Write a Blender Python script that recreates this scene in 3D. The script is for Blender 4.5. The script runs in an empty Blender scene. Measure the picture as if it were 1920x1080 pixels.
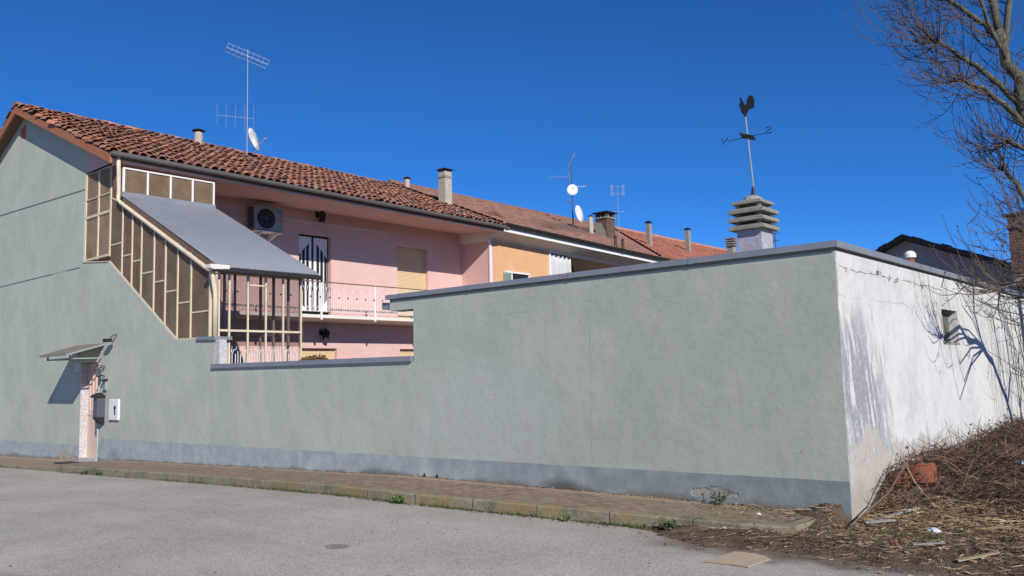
import bpy, math, random
from mathutils import Vector, Matrix
SC = bpy.context.scene
COL = SC.collection
rnd = random.Random(7)
# ------------------------------------------------------------------ camera, sky, sun
cam_d = bpy.data.cameras.new("camera"); cam = bpy.data.objects.new("camera", cam_d); COL.objects.link(cam)
R = ((0.75367, 0.08613, 0.65159), (0.65678, -0.06114, -0.7516), (-0.0249, 0.99441, -0.10265))
cam.matrix_world = Matrix([[*R[0], 0.0], [*R[1], -9.091], [*R[2], 1.65], [0, 0, 0, 1]])
cam_d.sensor_width = 36; cam_d.lens = 29.503; cam_d.clip_start = 0.05; cam_d.clip_end = 3000
SC.camera = cam
SUN = Vector((0.772, -0.38, 0.509)).normalized()
world = bpy.data.worlds.new("World"); SC.world = world; world.use_nodes = True
wn = world.node_tree; bg = wn.nodes['Background']
sky = wn.nodes.new('ShaderNodeTexSky'); sky.sky_type = 'NISHITA'; sky.sun_disc = False
sky.sun_elevation = math.asin(SUN.z); sky.sun_rotation = math.atan2(SUN.x, SUN.y)
sky.altitude = 5000; sky.air_density = 1.0; sky.dust_density = 0.0; sky.ozone_density = 10
hs = wn.nodes.new('ShaderNodeHueSaturation'); hs.inputs['Saturation'].default_value = 1.09
wn.links.new(sky.outputs[0], hs.inputs['Color']); wn.links.new(hs.outputs[0], bg.inputs[0]); bg.inputs[1].default_value = 0.117
sl = bpy.data.lights.new("sun", 'SUN'); sl.energy = 4.2; sl.angle = math.radians(0.53); sl.color = (1.0, 0.95, 0.87)
so = bpy.data.objects.new("sun", sl); COL.objects.link(so); so.rotation_euler = SUN.to_track_quat('Z', 'Y').to_euler()
so.location = (20, -20, 30)
SC.view_settings.view_transform = 'Standard'; SC.view_settings.look = 'None'
SC.view_settings.exposure = 0.3; SC.view_settings.gamma = 1.0
SC.cycles.max_bounces = 8; SC.cycles.transparent_max_bounces = 16

# ------------------------------------------------------------------ shader helpers
class S:
    """socket wrapper: arithmetic makes Math nodes"""
    def __init__(s, nt, k): s.nt = nt; s.k = k
    def _m(s, op, o=None, r=False):
        n = s.nt.nodes.new('ShaderNodeMath'); n.operation = op
        a, b = (o, s) if r else (s, o)
        for i, x in enumerate((a, b)):
            if x is None: continue
            if isinstance(x, S): s.nt.links.new(x.k, n.inputs[i])
            else: n.inputs[i].default_value = x
        return S(s.nt, n.outputs[0])
    def __add__(s, o): return s._m('ADD', o)
    __radd__ = __add__
    def __sub__(s, o): return s._m('SUBTRACT', o)
    def __rsub__(s, o): return s._m('SUBTRACT', o, True)
    def __mul__(s, o): return s._m('MULTIPLY', o)
    __rmul__ = __mul__
    def __truediv__(s, o): return s._m('DIVIDE', o)
    def abs(s): return s._m('ABSOLUTE')
    def max(s, o): return s._m('MAXIMUM', o)
    def min(s, o): return s._m('MINIMUM', o)
    def gt(s, o): return s._m('GREATER_THAN', o)
    def lt(s, o): return s._m('LESS_THAN', o)
    def fract(s): return s._m('FRACT')
    def sin(s): return s._m('SINE')
    def pow(s, o): return s._m('POWER', o)
    def step(s, a, b, c=0.0, d=1.0):
        n = s.nt.nodes.new('ShaderNodeMapRange'); n.interpolation_type = 'SMOOTHSTEP'
        s.nt.links.new(s.k, n.inputs[0])
        for i, x in enumerate((a, b, c, d)): n.inputs[i + 1].default_value = x
        return S(s.nt, n.outputs[0])

class Mat:
    def __init__(m, name, rough=0.9, spec=0.25):
        m.m = bpy.data.materials.new(name); m.m.use_nodes = True; m.nt = m.m.node_tree
        m.b = m.nt.nodes['Principled BSDF']; m.b.inputs['Roughness'].default_value = rough
        m.b.inputs['Specular IOR Level'].default_value = spec
        g = m.nt.nodes.new('ShaderNodeNewGeometry'); m.P = g.outputs['Position']
        s = m.nt.nodes.new('ShaderNodeSeparateXYZ'); m.nt.links.new(m.P, s.inputs[0])
        m.x, m.y, m.z = (S(m.nt, s.outputs[i]) for i in range(3))
    def vec(m, x, y, z):
        n = m.nt.nodes.new('ShaderNodeCombineXYZ')
        for i, a in enumerate((x, y, z)):
            if isinstance(a, S): m.nt.links.new(a.k, n.inputs[i])
            else: n.inputs[i].default_value = a
        return n.outputs[0]
    def noise(m, scale, detail=4, rough=0.55, v=None, dist=0.0):
        n = m.nt.nodes.new('ShaderNodeTexNoise'); n.inputs['Scale'].default_value = scale
        n.inputs['Detail'].default_value = detail; n.inputs['Roughness'].default_value = rough
        n.inputs['Distortion'].default_value = dist
        m.nt.links.new(v if v is not None else m.P, n.inputs['Vector']); return S(m.nt, n.outputs[0])
    def voro(m, scale, v=None, feature='DISTANCE_TO_EDGE', out=0):
        n = m.nt.nodes.new('ShaderNodeTexVoronoi'); n.feature = feature; n.inputs['Scale'].default_value = scale
        m.nt.links.new(v if v is not None else m.P, n.inputs['Vector']); return S(m.nt, n.outputs[out])
    def warp(m, amt, scale, v=None, det=3):
        n = m.nt.nodes.new('ShaderNodeTexNoise'); n.inputs['Scale'].default_value = scale; n.inputs['Detail'].default_value = det
        src = v if v is not None else m.P
        m.nt.links.new(src, n.inputs['Vector'])
        a = m.nt.nodes.new('ShaderNodeVectorMath'); a.operation = 'MULTIPLY_ADD'
        m.nt.links.new(n.outputs[1], a.inputs[0]); a.inputs[1].default_value = (amt,) * 3; m.nt.links.new(src, a.inputs[2])
        return a.outputs[0]
    def sep(m, v):
        s = m.nt.nodes.new('ShaderNodeSeparateXYZ'); m.nt.links.new(v, s.inputs[0]); return [S(m.nt, s.outputs[i]) for i in range(3)]
    def mix(m, f, a, b):
        n = m.nt.nodes.new('ShaderNodeMix'); n.data_type = 'RGBA'
        if isinstance(f, S): m.nt.links.new(f.k, n.inputs[0])
        else: n.inputs[0].default_value = f
        for i, c in ((6, a), (7, b)):
            if isinstance(c, (tuple, list)): n.inputs[i].default_value = (*c, 1)
            else: m.nt.links.new(c, n.inputs[i])
        return n.outputs[2]
    def mul(m, c, f):
        n = m.nt.nodes.new('ShaderNodeVectorMath'); n.operation = 'SCALE'
        if isinstance(c, (tuple, list)): n.inputs[0].default_value = c
        else: m.nt.links.new(c, n.inputs[0])
        if isinstance(f, S): m.nt.links.new(f.k, n.inputs[3])
        else: n.inputs[3].default_value = f
        return n.outputs[0]
    def attr(m, name='tint'):
        n = m.nt.nodes.new('ShaderNodeAttribute'); n.attribute_name = name; return n
    def col(m, c):
        if isinstance(c, (tuple, list)): m.b.inputs['Base Color'].default_value = (*c, 1)
        else: m.nt.links.new(c, m.b.inputs['Base Color'])
    def rough(m, s): m.nt.links.new(s.k, m.b.inputs['Roughness'])
    def bump(m, h, dist=0.01, strength=1.0):
        n = m.nt.nodes.new('ShaderNodeBump'); n.inputs['Distance'].default_value = dist; n.inputs['Strength'].default_value = strength
        m.nt.links.new(h.k, n.inputs['Height']); m.nt.links.new(n.outputs[0], m.b.inputs['Normal'])

def blob(m, a, b, ca, cb, ra, rb, soft=0.4):
    """mask 1 inside an ellipse in two coordinates"""
    d = (((a - ca) / ra).pow(2.0) + ((b - cb) / rb).pow(2.0)).pow(0.5)
    return d.step(1.0, 1.0 - soft)

def plain(name, c, rough=0.7, var=0.12, scale=6, metal=0.0, spec=0.3, bump=0.0):
    m = Mat(name, rough, spec); m.b.inputs['Metallic'].default_value = metal
    n = m.noise(scale, 5, 0.6) * 0.7 + m.noise(scale * 7, 3) * 0.3
    m.col(m.mul(c, (n - 0.5) * (var * 4) + 1.0))
    if bump: m.bump(m.noise(scale * 10, 4), bump)
    return m.m

M = {}
def build_materials():
    # ---- green render of the street walls
    m = Mat('green_render', 0.92, 0.15)
    x, z = m.x, m.z
    wv = m.warp(0.35, 1.3); wx, wy, wz = m.sep(wv)
    st = m.vec(x * 1.0, m.y, z * 0.35)
    n1 = m.noise(0.8, 6, 0.68); n2 = m.noise(2.2, 6, 0.62, st); n3 = m.noise(14, 4, 0.6)
    base = m.mix(n1.step(0.35, 0.7), (0.37, 0.400, 0.335), (0.43, 0.455, 0.385))
    base = m.mix(m.noise(1.7, 6, 0.7, m.vec(x * 1.3, m.y, z * 0.35)).step(0.5, 0.7) * 0.16, base, (0.30, 0.32, 0.285))
    base = m.mix(n2.step(0.5, 0.72) * 0.4, base, (0.49, 0.49, 0.43))
    base = m.mix(m.noise(0.9, 4, 0.6, m.vec(x + 9.0, m.y, z)).step(0.6, 0.75) * 0.35, base, (0.46, 0.41, 0.375))
    # pale bluish wash low on the middle of the wall
    base = m.mix(blob(m, wx, wz, -8.2, 1.1, 1.7, 1.2, 0.7) * 0.45, base, (0.45, 0.47, 0.45))
    # crazing cracks
    cr = m.voro(3.1, m.warp(0.5, 2.6, det=6)).step(0.016, 0.002) * m.noise(3.3, 3).step(0.45, 0.6)
    cmask = blob(m, wx, wz, -7.9, 1.0, 1.6, 0.85, 0.5) * m.noise(2.5, 2).step(0.42, 0.56)
    seamx = x + 6.56 + (m.noise(1.2, 3) - 0.5) * 0.12
    seam = seamx.abs().step(0.014, 0.003) * z.step(2.6, 2.2) * m.noise(3, 3).step(0.3, 0.5)
    seam2 = (x + 16.12).abs().step(0.03, 0.0) * z.step(1.95, 1.9)
    l1 = (z - 6.78 + (x + 22.7) * 0.033).abs().step(0.03, 0.012) * x.lt(-22.7)
    l2 = (z - 4.725).abs().step(0.025, 0.008) * x.lt(-22.9) * m.noise(0.8, 4).step(0.35, 0.5).max(0.4)
    hair = (z - 2.56 + (m.noise(0.9, 5, 0.6) - 0.5) * 0.5).abs().step(0.008, 0.002) * m.noise(1.1, 2).step(0.5, 0.6) * (x + 8.0).abs().step(3.2, 2.6)
    base = m.mix(cr * cmask * 0.38, base, (0.14, 0.15, 0.13))
    base = m.mix((seam * 0.13).max(seam2 * 0.18), base, (0.16, 0.18, 0.17))
    base = m.mix(l1.max(l2) * 0.85, base, (0.07, 0.08, 0.085))
    base = m.mix(hair * 0.35, base, (0.15, 0.16, 0.15))
    # pocks
    pk = m.voro(1.3, feature='F1').step(0.035, 0.02)
    base = m.mix(pk * 0.35, base, (0.12, 0.12, 0.1))
    # damp streak beside the step
    base = m.mix((wx + 9.65).abs().step(0.3, 0.05) * z.step(1.9, 0.3) * 0.4, base, (0.49, 0.50, 0.46))
    # base tone ramps from paler at the house to darker at the garage
    base = m.mul(base, (x + 10.0 + (n1 - 0.5) * 5.0).step(-3.0, 4.5, 1.07, 0.95))
    # painted dado
    top = x * 0.0055 + 0.459
    top = top - x.lt(-22.0) * 0.21
    dn = m.noise(3.0, 5, 0.65); dn2 = m.noise(1.2, 3)
    dado = m.mix(dn.step(0.35, 0.7), (0.25, 0.285, 0.285), (0.335, 0.37, 0.365))
    dado = m.mix(dn2.step(0.5, 0.75) * 0.5, dado, (0.255, 0.28, 0.30))
    dm = (z - top + (m.noise(9, 2) - 0.5) * 0.006).step(0.004, -0.004)
    dado = m.mul(dado, (x + 9.0 + (n1 - 0.5) * 5.0).step(-4.0, 5.5, 1.22, 0.78))
    cx = m.mix(dm, base, dado)
    # grey repair, worn footing, peeled plaster
    cx = m.mix(blob(m, wx + (dn - 0.5) * 0.5, wz + (dn - 0.5) * 0.4, -9.66, 0.20, 0.26, 0.42, 0.7) * dm * 0.75, cx, (0.47, 0.48, 0.465))
    cx = m.mix(blob(m, x + (dn - 0.5) * 0.3, z, -7.05, 0.12, 0.55, 0.17, 0.9) * 0.85, cx, (0.07, 0.072, 0.07))
    cx = m.mix(blob(m, x + (dn - 0.5) * 0.3, z, -10.9, 0.1, 0.6, 0.12, 0.9) * 0.6, cx, (0.08, 0.085, 0.08))
    cx = m.mix(blob(m, x + (dn - 0.5) * 0.3, z, -20.6, 0.0, 0.5, 0.26, 0.9) * 0.4, cx, (0.12, 0.13, 0.15))
    foot = (z - m.noise(1.7, 4) * 0.30 + 0.01 - (x + 10.0).min(0.0) * 0.024).step(0.03, -0.06)
    cx = m.mix(foot * 0.65, cx, (0.17, 0.13, 0.085))
    peel = blob(m, x + (m.noise(6, 4) - 0.5) * 1.3, z + (m.noise(5, 4) - 0.5) * 0.35, -23.35, -0.22, 0.62, 0.16, 0.1)
    cx = m.mix(peel * 0.9, cx, m.mix(dn.step(0.4, 0.6), (0.33, 0.26, 0.20), (0.40, 0.34, 0.28)))
    peel2 = blob(m, x + (m.noise(9, 3) - 0.5) * 0.3, z + (m.noise(7, 3) - 0.5) * 0.18, -4.85, 0.22, 0.34, 0.06, 0.15)
    cx = m.mix(peel2, cx, (0.33, 0.30, 0.26))
    topp = blob(m, x + (m.noise(4, 4) - 0.5) * 0.7, z + (m.noise(5, 3) - 0.5) * 0.3, -27.25, 9.30, 0.22, 0.24, 0.15)
    cx = m.mix(topp, cx, (0.45, 0.13, 0.09))
    topq = blob(m, x + (m.noise(4, 4) - 0.5) * 0.5, z, -27.1, 9.68, 0.30, 0.2, 0.1)
    cx = m.mix(topq, cx, (0.42, 0.40, 0.28))
    sc = m.noise(2.6, 6, 0.75, m.vec(x * 0.7 + z * 0.6, m.y, z * 2.0 - x * 0.4), 2.0)
    m.col(m.mul(cx, n3 * 0.14 + sc * 0.16 + 0.85))
    tw = m.noise(3.2, 4, 0.7, m.vec(x * 0.6 + z * 0.5, m.y, z * 2.2 - x * 0.3), 1.6)
    m.bump(m.noise(1.6, 5, 0.6) * 1.0 + tw * 0.10 + m.noise(4, 5, 0.6) * 0.6 + n3 * 0.15 + m.noise(60, 3) * 0.06 - cr * cmask * 0.15 - seam * 0.08 - (l1.max(l2)) * 0.5 - (peel.max(peel2)) * 0.6, 0.012)
    M['green'] = m.m
    # ---- white weathered wall
    m = Mat('old_whitewash', 0.9, 0.15)
    y, z = m.y, m.z
    wx, wy, wz = m.sep(m.warp(0.35, 2.2, det=5)); sx, sy, sz = m.sep(m.warp(0.12, 9, det=4))
    n = m.noise(1.4, 6, 0.65)
    c = m.mix(n.step(0.4, 0.7), (0.62, 0.61, 0.59), (0.53, 0.52, 0.50))
    streakv = m.vec(m.x, y * 5.0, z * 0.5); sn = m.noise(3.0, 6, 0.7, streakv)
    c = m.mix(sn.step(0.52, 0.68) * 0.5, c, (0.42, 0.42, 0.44))
    # bluish bare brushed patch with slanting strokes
    fine0 = m.noise(16, 6, 0.75); dg = m.vec(m.x, (y + 0.20 * z) * 6.0, z * 0.9 + y); dn = m.noise(1.5, 6, 0.72, dg)
    pm = blob(m, wy + (wz - 1.5) * 0.28 + (m.noise(2.0, 5, 0.7, dg) - 0.5) * 1.1, wz + (m.noise(1.2, 4, 0.7, dg) - 0.5) * 1.0, 0.80, 1.45, 0.95, 1.22, 0.5)
    pe = m.noise(5, 6, 0.8); c = m.mix(pm * (dn * 0.75 + pe * 0.25).step(0.44, 0.47) * (fine0.step(0.35, 0.5) * 0.35 + 0.62), c, (0.265, 0.265, 0.30))
    fine = m.noise(22, 5, 0.7)
    c = m.mix(pm * fine.step(0.5, 0.62) * 0.3, c, (0.5, 0.5, 0.5))
    # bare beige cement near the ground
    bm = blob(m, sy + (m.noise(2.6, 5, 0.7) - 0.5) * 0.7, sz + (m.noise(3.4, 5, 0.7) - 0.5) * 0.5, 0.78, 0.15, 0.75, 0.92, 0.1) * (y * 0.6 + 0.0).step(0.0, 0.12)
    bm2 = (z - 0.22 - m.noise(2.2, 6, 0.72, m.vec(m.x, y * 1.8, z * 0.7)) * 0.95).step(0.04, -0.05) * y.step(5.5, 2.5)
    c = m.mix((bm * m.noise(5, 4).step(0.32, 0.40)).max(bm2 * 0.85), c, (0.44, 0.40, 0.35))
    c = m.mix((z - 0.1 - m.noise(3.0, 5) * 0.5).step(0.15, -0.1) * 0.4, c, (0.25, 0.2, 0.15))
    c = m.mix(m.noise(5.5, 7, 0.8, m.vec(m.x, y * 2.5, z)).step(0.56, 0.62) * (z - 0.2).step(1.3, 0.3) * 0.55, c, (0.36, 0.34, 0.32))
    # vague grey stains
    c = m.mix(blob(m, wy, wz, 2.5, 1.35, 0.7, 0.5, 0.7) * m.noise(9, 5, 0.7).step(0.45, 0.6) * 0.5, c, (0.45, 0.43, 0.42))
    c = m.mix(blob(m, wy, wz, 2.4, 0.55, 1.2, 0.25, 0.7) * m.noise(4, 5, 0.7).step(0.45, 0.6) * 0.35, c, (0.62, 0.52, 0.38))
    drip = m.noise(2.2, 5, 0.7, m.vec(m.x, y * 6.0, z * 0.25)).step(0.55, 0.68) * z.step(2.0, 2.85)
    c = m.mix(drip * 0.4, c, (0.34, 0.33, 0.33))
    c = m.mix(m.noise(7, 6, 0.78).step(0.57, 0.63) * m.noise(0.9, 3).step(0.40, 0.55) * 0.6, c, (0.36, 0.34, 0.33))
    # long horizontal crack with chips
    ck = z - 2.72 + (m.noise(1.6, 5, 0.7) - 0.5) * 0.20
    cm = ck.abs().step(0.008, 0.002) * y.lt(4.3) * m.noise(5, 4, 0.7).step(0.42, 0.5)
    chip = ck.abs().step(0.05, 0.03) * m.noise(7.0, 6, 0.75).step(0.58, 0.61) * y.lt(4.0)
    ck2 = (z - 2.40 + (m.noise(1.1, 5, 0.65, m.vec(m.x, y + 7.0, z)) - 0.5) * 0.28).abs().step(0.008, 0.002) * y.lt(2.6) * m.noise(2, 2).step(0.4, 0.5)
    c = m.mix((cm * 0.8).max(chip).max(ck2 * 0.5), c, (0.20, 0.18, 0.17))
    c = m.mix(y.step(0.06, 0.02) * m.noise(5, 4).step(0.42, 0.5) * 0.8, c, (0.28, 0.33, 0.29))
    # cement surround of the small window
    wm = (y - 4.55).abs().step(0.62, 0.58) * (z - 2.26).abs().step(0.42, 0.36) * m.noise(3, 3).step(0.35, 0.45)
    c = m.mix(wm * 0.4, c, (0.5, 0.48, 0.44))
    m.col(m.mul(c, fine * 0.12 + 0.94))
    m.bump(m.noise(6, 6, 0.65) * 0.7 + fine * 0.2 - cm * 0.4 - chip * 0.7 - pm * 0.2 - bm2 * 0.3, 0.016)
    M['white_wall'] = m.m
    # ---- road
    m = Mat('worn_asphalt', 0.93, 0.2)
    g = m.noise(95, 3, 0.7); g2 = m.voro(70, feature='F1', out=1); big = m.noise(0.55, 5, 0.6); mid = m.noise(3.2, 5, 0.6)
    vc = m.nt.nodes.new('ShaderNodeTexVoronoi'); vc.inputs['Scale'].default_value = 85; m.nt.links.new(m.P, vc.inputs['Vector'])
    sv = m.nt.nodes.new('ShaderNodeSeparateColor'); m.nt.links.new(vc.outputs['Color'], sv.inputs[0]); rv = S(m.nt, sv.outputs[0])
    c = m.mix(big.step(0.35, 0.68), (0.38, 0.345, 0.30), (0.465, 0.42, 0.37))
    c = m.mix(mid.step(0.5, 0.75) * 0.4, c, (0.33, 0.305, 0.28))
    c = m.mix(rv.step(0.72, 0.95) * 0.55, c, (0.66, 0.62, 0.57))
    c = m.mix(rv.step(0.28, 0.05) * 0.55, c, (0.19, 0.175, 0.16))
    # darker dusty strip along the kerb
    c = m.mix((m.y + 2.3 + (mid - 0.5) * 0.8).step(-0.1, 0.7) * 0.3, c, (0.29, 0.265, 0.235))
    st = blob(m, m.x + (mid - .5) * .2, m.y, -7.1, -3.70, 0.17, 0.14, 0.3)
    c = m.mix(st * 0.65, c, (0.13, 0.11, 0.095))
    sand = m.noise(1.6, 4, 0.6, m.vec(m.x + 31.0, m.y, m.z)).step(0.68, 0.78)
    c = m.mix(sand * 0.35, c, (0.36, 0.30, 0.22))
    # dark damp corner by the near left
    c = m.mix((m.y + 6.17 - (m.x + 8.92) * 0.21 + (mid - 0.5) * 0.2).step(0.0, -0.12) * 0.5, c, (0.24, 0.225, 0.21))
    soil = (m.y + 1.95 + (mid - 0.5) * 0.9).step(-0.15, 0.35) * (m.x + 4.9 + (big - 0.5) * 1.5).step(-0.3, 0.8)
    c = m.mix(soil * (g.step(0.35, 0.55) * 0.4 + 0.55), c, (0.13, 0.09, 0.062))
    wear = (m.noise(0.5, 4, 0.6, m.vec(m.x * 0.25, m.y * 1.6, 0.0))).step(0.5, 0.62)
    c = m.mix(wear * 0.22, c, (0.25, 0.23, 0.205))
    m.col(c); m.bump(g * 0.5 + rv * 0.5, 0.006)
    M['road'] = m.m
    # ---- paving
    m = Mat('red_brown_pavers', 0.92, 0.15)
    n = m.noise(2.0, 6, 0.65); f = m.noise(30, 4, 0.7)
    yy = m.y + (m.noise(0.9, 3) - 0.5) * 0.05; row = (yy / 0.105)
    rj = (row.fract() - 0.5).abs().step(0.37, 0.47)
    par = ((row / 2.0).fract()).gt(0.5); cj = (((m.x / 0.21) + par * 0.5).fract() - 0.5).abs().step(0.44, 0.49)
    cell = m.noise(4.0, 1, 0.5, m.vec(m.x * 1.2, (row - row.fract()) * 3.7, 0.0))
    bf = rj.max(cj * 0.55)
    c = m.mix(cell.step(0.3, 0.7), (0.225, 0.16, 0.122), (0.325, 0.24, 0.19))
    c = m.mix(bf * 0.8, c, (0.10, 0.075, 0.05))
    c = m.mix(n.step(0.42, 0.68) * 0.5, c, (0.25, 0.20, 0.14))
    left = (m.x + 21.2 + (n - 0.5) * 1.0).step(0.3, -0.5)
    c = m.mix(left * 0.9, c, (0.27, 0.205, 0.15))
    c = m.mix((m.y + 0.15 + (n - 0.5) * 0.3).step(-0.1, 0.06) * 0.75, c, (0.40, 0.30, 0.205))
    c = m.mix((m.x + 6.2).step(-0.5, 1.5) * m.noise(3.0, 5).step(0.4, 0.6) * 0.5, c, (0.22, 0.20, 0.11))
    m.col(m.mul(c, f * 0.5 + 0.75)); m.bump(f * 0.3 - bf * (1.0 - left), 0.01)
    M['paving'] = m.m
    # ---- kerb
    m = Mat('lichen_kerb_concrete', 0.93, 0.15)
    n = m.noise(1.4, 5, 0.6); f = m.noise(18, 5, 0.7)
    c = m.mix(f.step(0.35, 0.7), (0.21, 0.18, 0.12), (0.30, 0.265, 0.19))
    ye = n.step(0.42, 0.58) * (m.x + 15.0).step(0.0, 5.0) * (m.x + 4.0).step(0.0, -1.2)
    c = m.mix(ye * 0.6 * f.step(0.25, 0.5), c, (0.28, 0.19, 0.065))
    c = m.mix(m.noise(2.4, 4, 0.6, m.vec(m.x + 5.0, m.y, m.z)).step(0.52, 0.66) * 0.55, c, (0.105, 0.095, 0.07))
    jt = (m.x.fract() - 0.5).abs().step(0.012, 0.004)
    c = m.mix(jt * 0.45, c, (0.06, 0.05, 0.04))
    m.col(c); m.bump(f - jt, 0.01)
    M['kerb'] = m.m
    # ---- dirt verge
    m = Mat('dry_dirt', 0.97, 0.1)
    n = m.noise(3, 6, 0.7); f = m.noise(45, 5, 0.75)
    c = m.mix(n.step(0.35, 0.65), (0.105, 0.072, 0.048), (0.19, 0.138, 0.098))
    c = m.mix(f.step(0.55, 0.7) * 0.6, c, (0.29, 0.225, 0.16))
    c = m.mix(f.step(0.42, 0.3) * 0.6, c, (0.045, 0.03, 0.02))
    m.col(c); m.bump(f + n, 0.03)
    M['dirt'] = m.m
    # ---- tinted-by-piece materials
    def tinted(name, rough, k=1.0, nscale=9, spec=0.15, dark=None, dscale=2.5, darkc=(0.05, 0.04, 0.035)):
        m = Mat(name, rough, spec); a = m.attr()
        c = m.mul(a.outputs['Color'], m.noise(nscale, 5, 0.65) * 0.9 * k + 0.55 * k)
        if dark: c = m.mix(m.noise(dscale, 6, 0.7).step(0.5, 0.68) * dark, c, darkc)
        m.col(c); m.bump(m.noise(40, 4), 0.004); return m.m
    M['tile'] = tinted('old_clay_tile', 0.9, 1.25, 9, dark=0.38)
    M['tile2'] = tinted('brown_clay_tile', 0.9, 1.0, 3, dark=0.25, dscale=1.0, darkc=(0.14, 0.07, 0.045))
    M['litter'] = tinted('dry_litter', 0.95, 1.0)
    M['leaf'] = tinted('weed_leaf', 0.7, 1.0, spec=0.3)
    # ---- pink and orange render
    def render(name, c1, c2, st=(0.3, 0.3, 0.3)):
        m = Mat(name, 0.92, 0.15); n = m.noise(1.1, 5, 0.6); f = m.noise(25, 4, 0.6)
        c = m.mix(n.step(0.35, 0.65), c1, c2)
        c = m.mix(m.noise(2.0, 5, 0.7, m.vec(m.x * 3.0, m.y * 3.0, m.z * 0.5)).step(0.6, 0.8) * 0.18, c, st)
        m.col(m.mul(c, f * 0.12 + 0.94)); m.bump(f, 0.004); return m.m
    M['pink'] = render('pink_render', (0.625, 0.405, 0.37), (0.655, 0.435, 0.40))
    M['orange'] = render('orange_render', (0.62, 0.355, 0.185), (0.66, 0.385, 0.21))
    M['offwhite'] = render('offwhite_render', (0.66, 0.62, 0.56), (0.72, 0.68, 0.62))
    M['greywash'] = render('grey_white_render', (0.36, 0.35, 0.35), (0.42, 0.41, 0.41))
    # ---- frosted glazing
    for key, kk in (('frost', 1.0), ('frost_backlit', 1.55)):  # second key: same glass, light from behind painted in as brighter colour
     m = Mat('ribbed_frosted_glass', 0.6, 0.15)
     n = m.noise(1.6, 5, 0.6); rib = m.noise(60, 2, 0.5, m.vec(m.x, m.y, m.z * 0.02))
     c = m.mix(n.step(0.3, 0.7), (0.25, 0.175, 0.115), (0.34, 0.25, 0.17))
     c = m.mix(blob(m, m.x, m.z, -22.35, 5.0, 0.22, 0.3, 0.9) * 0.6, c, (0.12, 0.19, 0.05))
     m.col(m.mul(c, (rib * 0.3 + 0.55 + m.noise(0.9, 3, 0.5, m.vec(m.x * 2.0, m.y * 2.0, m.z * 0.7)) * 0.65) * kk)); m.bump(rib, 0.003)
     tr = m.nt.nodes.new('ShaderNodeBsdfTranslucent'); m.nt.links.new(c, tr.inputs[0])
     tp = m.nt.nodes.new('ShaderNodeBsdfTransparent'); tp.inputs[0].default_value = (0.95, 0.78, 0.6, 1)
     mx = m.nt.nodes.new('ShaderNodeMixShader'); mx.inputs[0].default_value = 0.35
     mx2 = m.nt.nodes.new('ShaderNodeMixShader'); mx2.inputs[0].default_value = 0.22
     out = m.nt.nodes['Material Output']
     m.nt.links.new(m.b.outputs[0], mx.inputs[1]); m.nt.links.new(tr.outputs[0], mx.inputs[2])
     m.nt.links.new(mx.outputs[0], mx2.inputs[1]); m.nt.links.new(tp.outputs[0], mx2.inputs[2])
     m.nt.links.new(mx2.outputs[0], out.inputs[0]); M[key] = m.m
    # ---- clear tinted pane
    m = Mat('tinted_pane', 0.05, 0.4); m.col((0.05, 0.045, 0.045))
    tp = m.nt.nodes.new('ShaderNodeBsdfTransparent'); tp.inputs[0].default_value = (0.80, 0.76, 0.76, 1)
    mx = m.nt.nodes.new('ShaderNodeMixShader'); mx.inputs[0].default_value = 0.86
    m.nt.links.new(m.b.outputs[0], mx.inputs[1]); m.nt.links.new(tp.outputs[0], mx.inputs[2])
    m.nt.links.new(mx.outputs[0], m.nt.nodes['Material Output'].inputs[0]); M['pane'] = m.m
    # ---- metals and paints
    M['coping'] = plain('grey_metal_coping', (0.25, 0.26, 0.29), 0.5, 0.16, 2.0, 0.2)
    M['sheet'] = plain('corrugated_grey_sheet', (0.20, 0.215, 0.25), 0.6, 0.10, 1.3, 0.1)
    M['gutter'] = plain('grey_gutter', (0.21, 0.20, 0.19), 0.5, 0.1, 4, 0.3)
    M['blackgutter'] = plain('dark_gutter', (0.03, 0.028, 0.028), 0.45, 0.1)
    # cream paint with rust
    m = Mat('cream_paint_rusting', 0.6, 0.3)
    n = m.noise(5, 5, 0.7)
    c = m.mix(n.step(0.4, 0.7), (0.66, 0.56, 0.40), (0.58, 0.49, 0.35))
    c = m.mix(m.noise(11, 5, 0.7).step(0.60, 0.70) * 0.8, c, (0.22, 0.13, 0.06)); m.col(c); M['cream'] = m.m
    M['white'] = plain('white_paint', (0.74, 0.73, 0.71), 0.6, 0.06)
    M['black'] = plain('black_iron', (0.022, 0.022, 0.024), 0.5, 0.1)
    M['darkgrey'] = plain('dark_grey_metal', (0.10, 0.10, 0.125), 0.45, 0.1, 8, 0.2)
    M['alu'] = plain('aluminium', (0.30, 0.31, 0.34), 0.55, 0.1, 8, 0.3)
    M['rake'] = plain('orange_brown_board', (0.34, 0.135, 0.062), 0.8, 0.18, 5)
    M['wood'] = plain('brown_boards', (0.16, 0.10, 0.07), 0.85, 0.2, 7)
    M['shutter'] = plain('beige_shutter', (0.66, 0.50, 0.30), 0.7, 0.05)
    M['glass'] = plain('dark_glass', (0.025, 0.02, 0.02), 0.45, 0.0, spec=0.3)
    M['concrete'] = plain('weathered_concrete', (0.27, 0.255, 0.215), 0.95, 0.3, 7, bump=0.01)
    M['paleconc'] = plain('pale_chimney_concrete', (0.42, 0.38, 0.31), 0.95, 0.22, 5, bump=0.01)
    M['bark'] = plain('grey_green_bark', (0.13, 0.12, 0.085), 0.95, 0.75, 9, bump=0.02)
    M['twig'] = plain('reddish_twig', (0.095, 0.068, 0.055), 0.85, 0.3, 5)
    M['wingreen'] = plain('grey_green_paint', (0.25, 0.29, 0.26), 0.6, 0.1)
    M['doorpink'] = plain('salmon_door_paint', (0.66, 0.46, 0.37), 0.55, 0.06)
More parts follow.
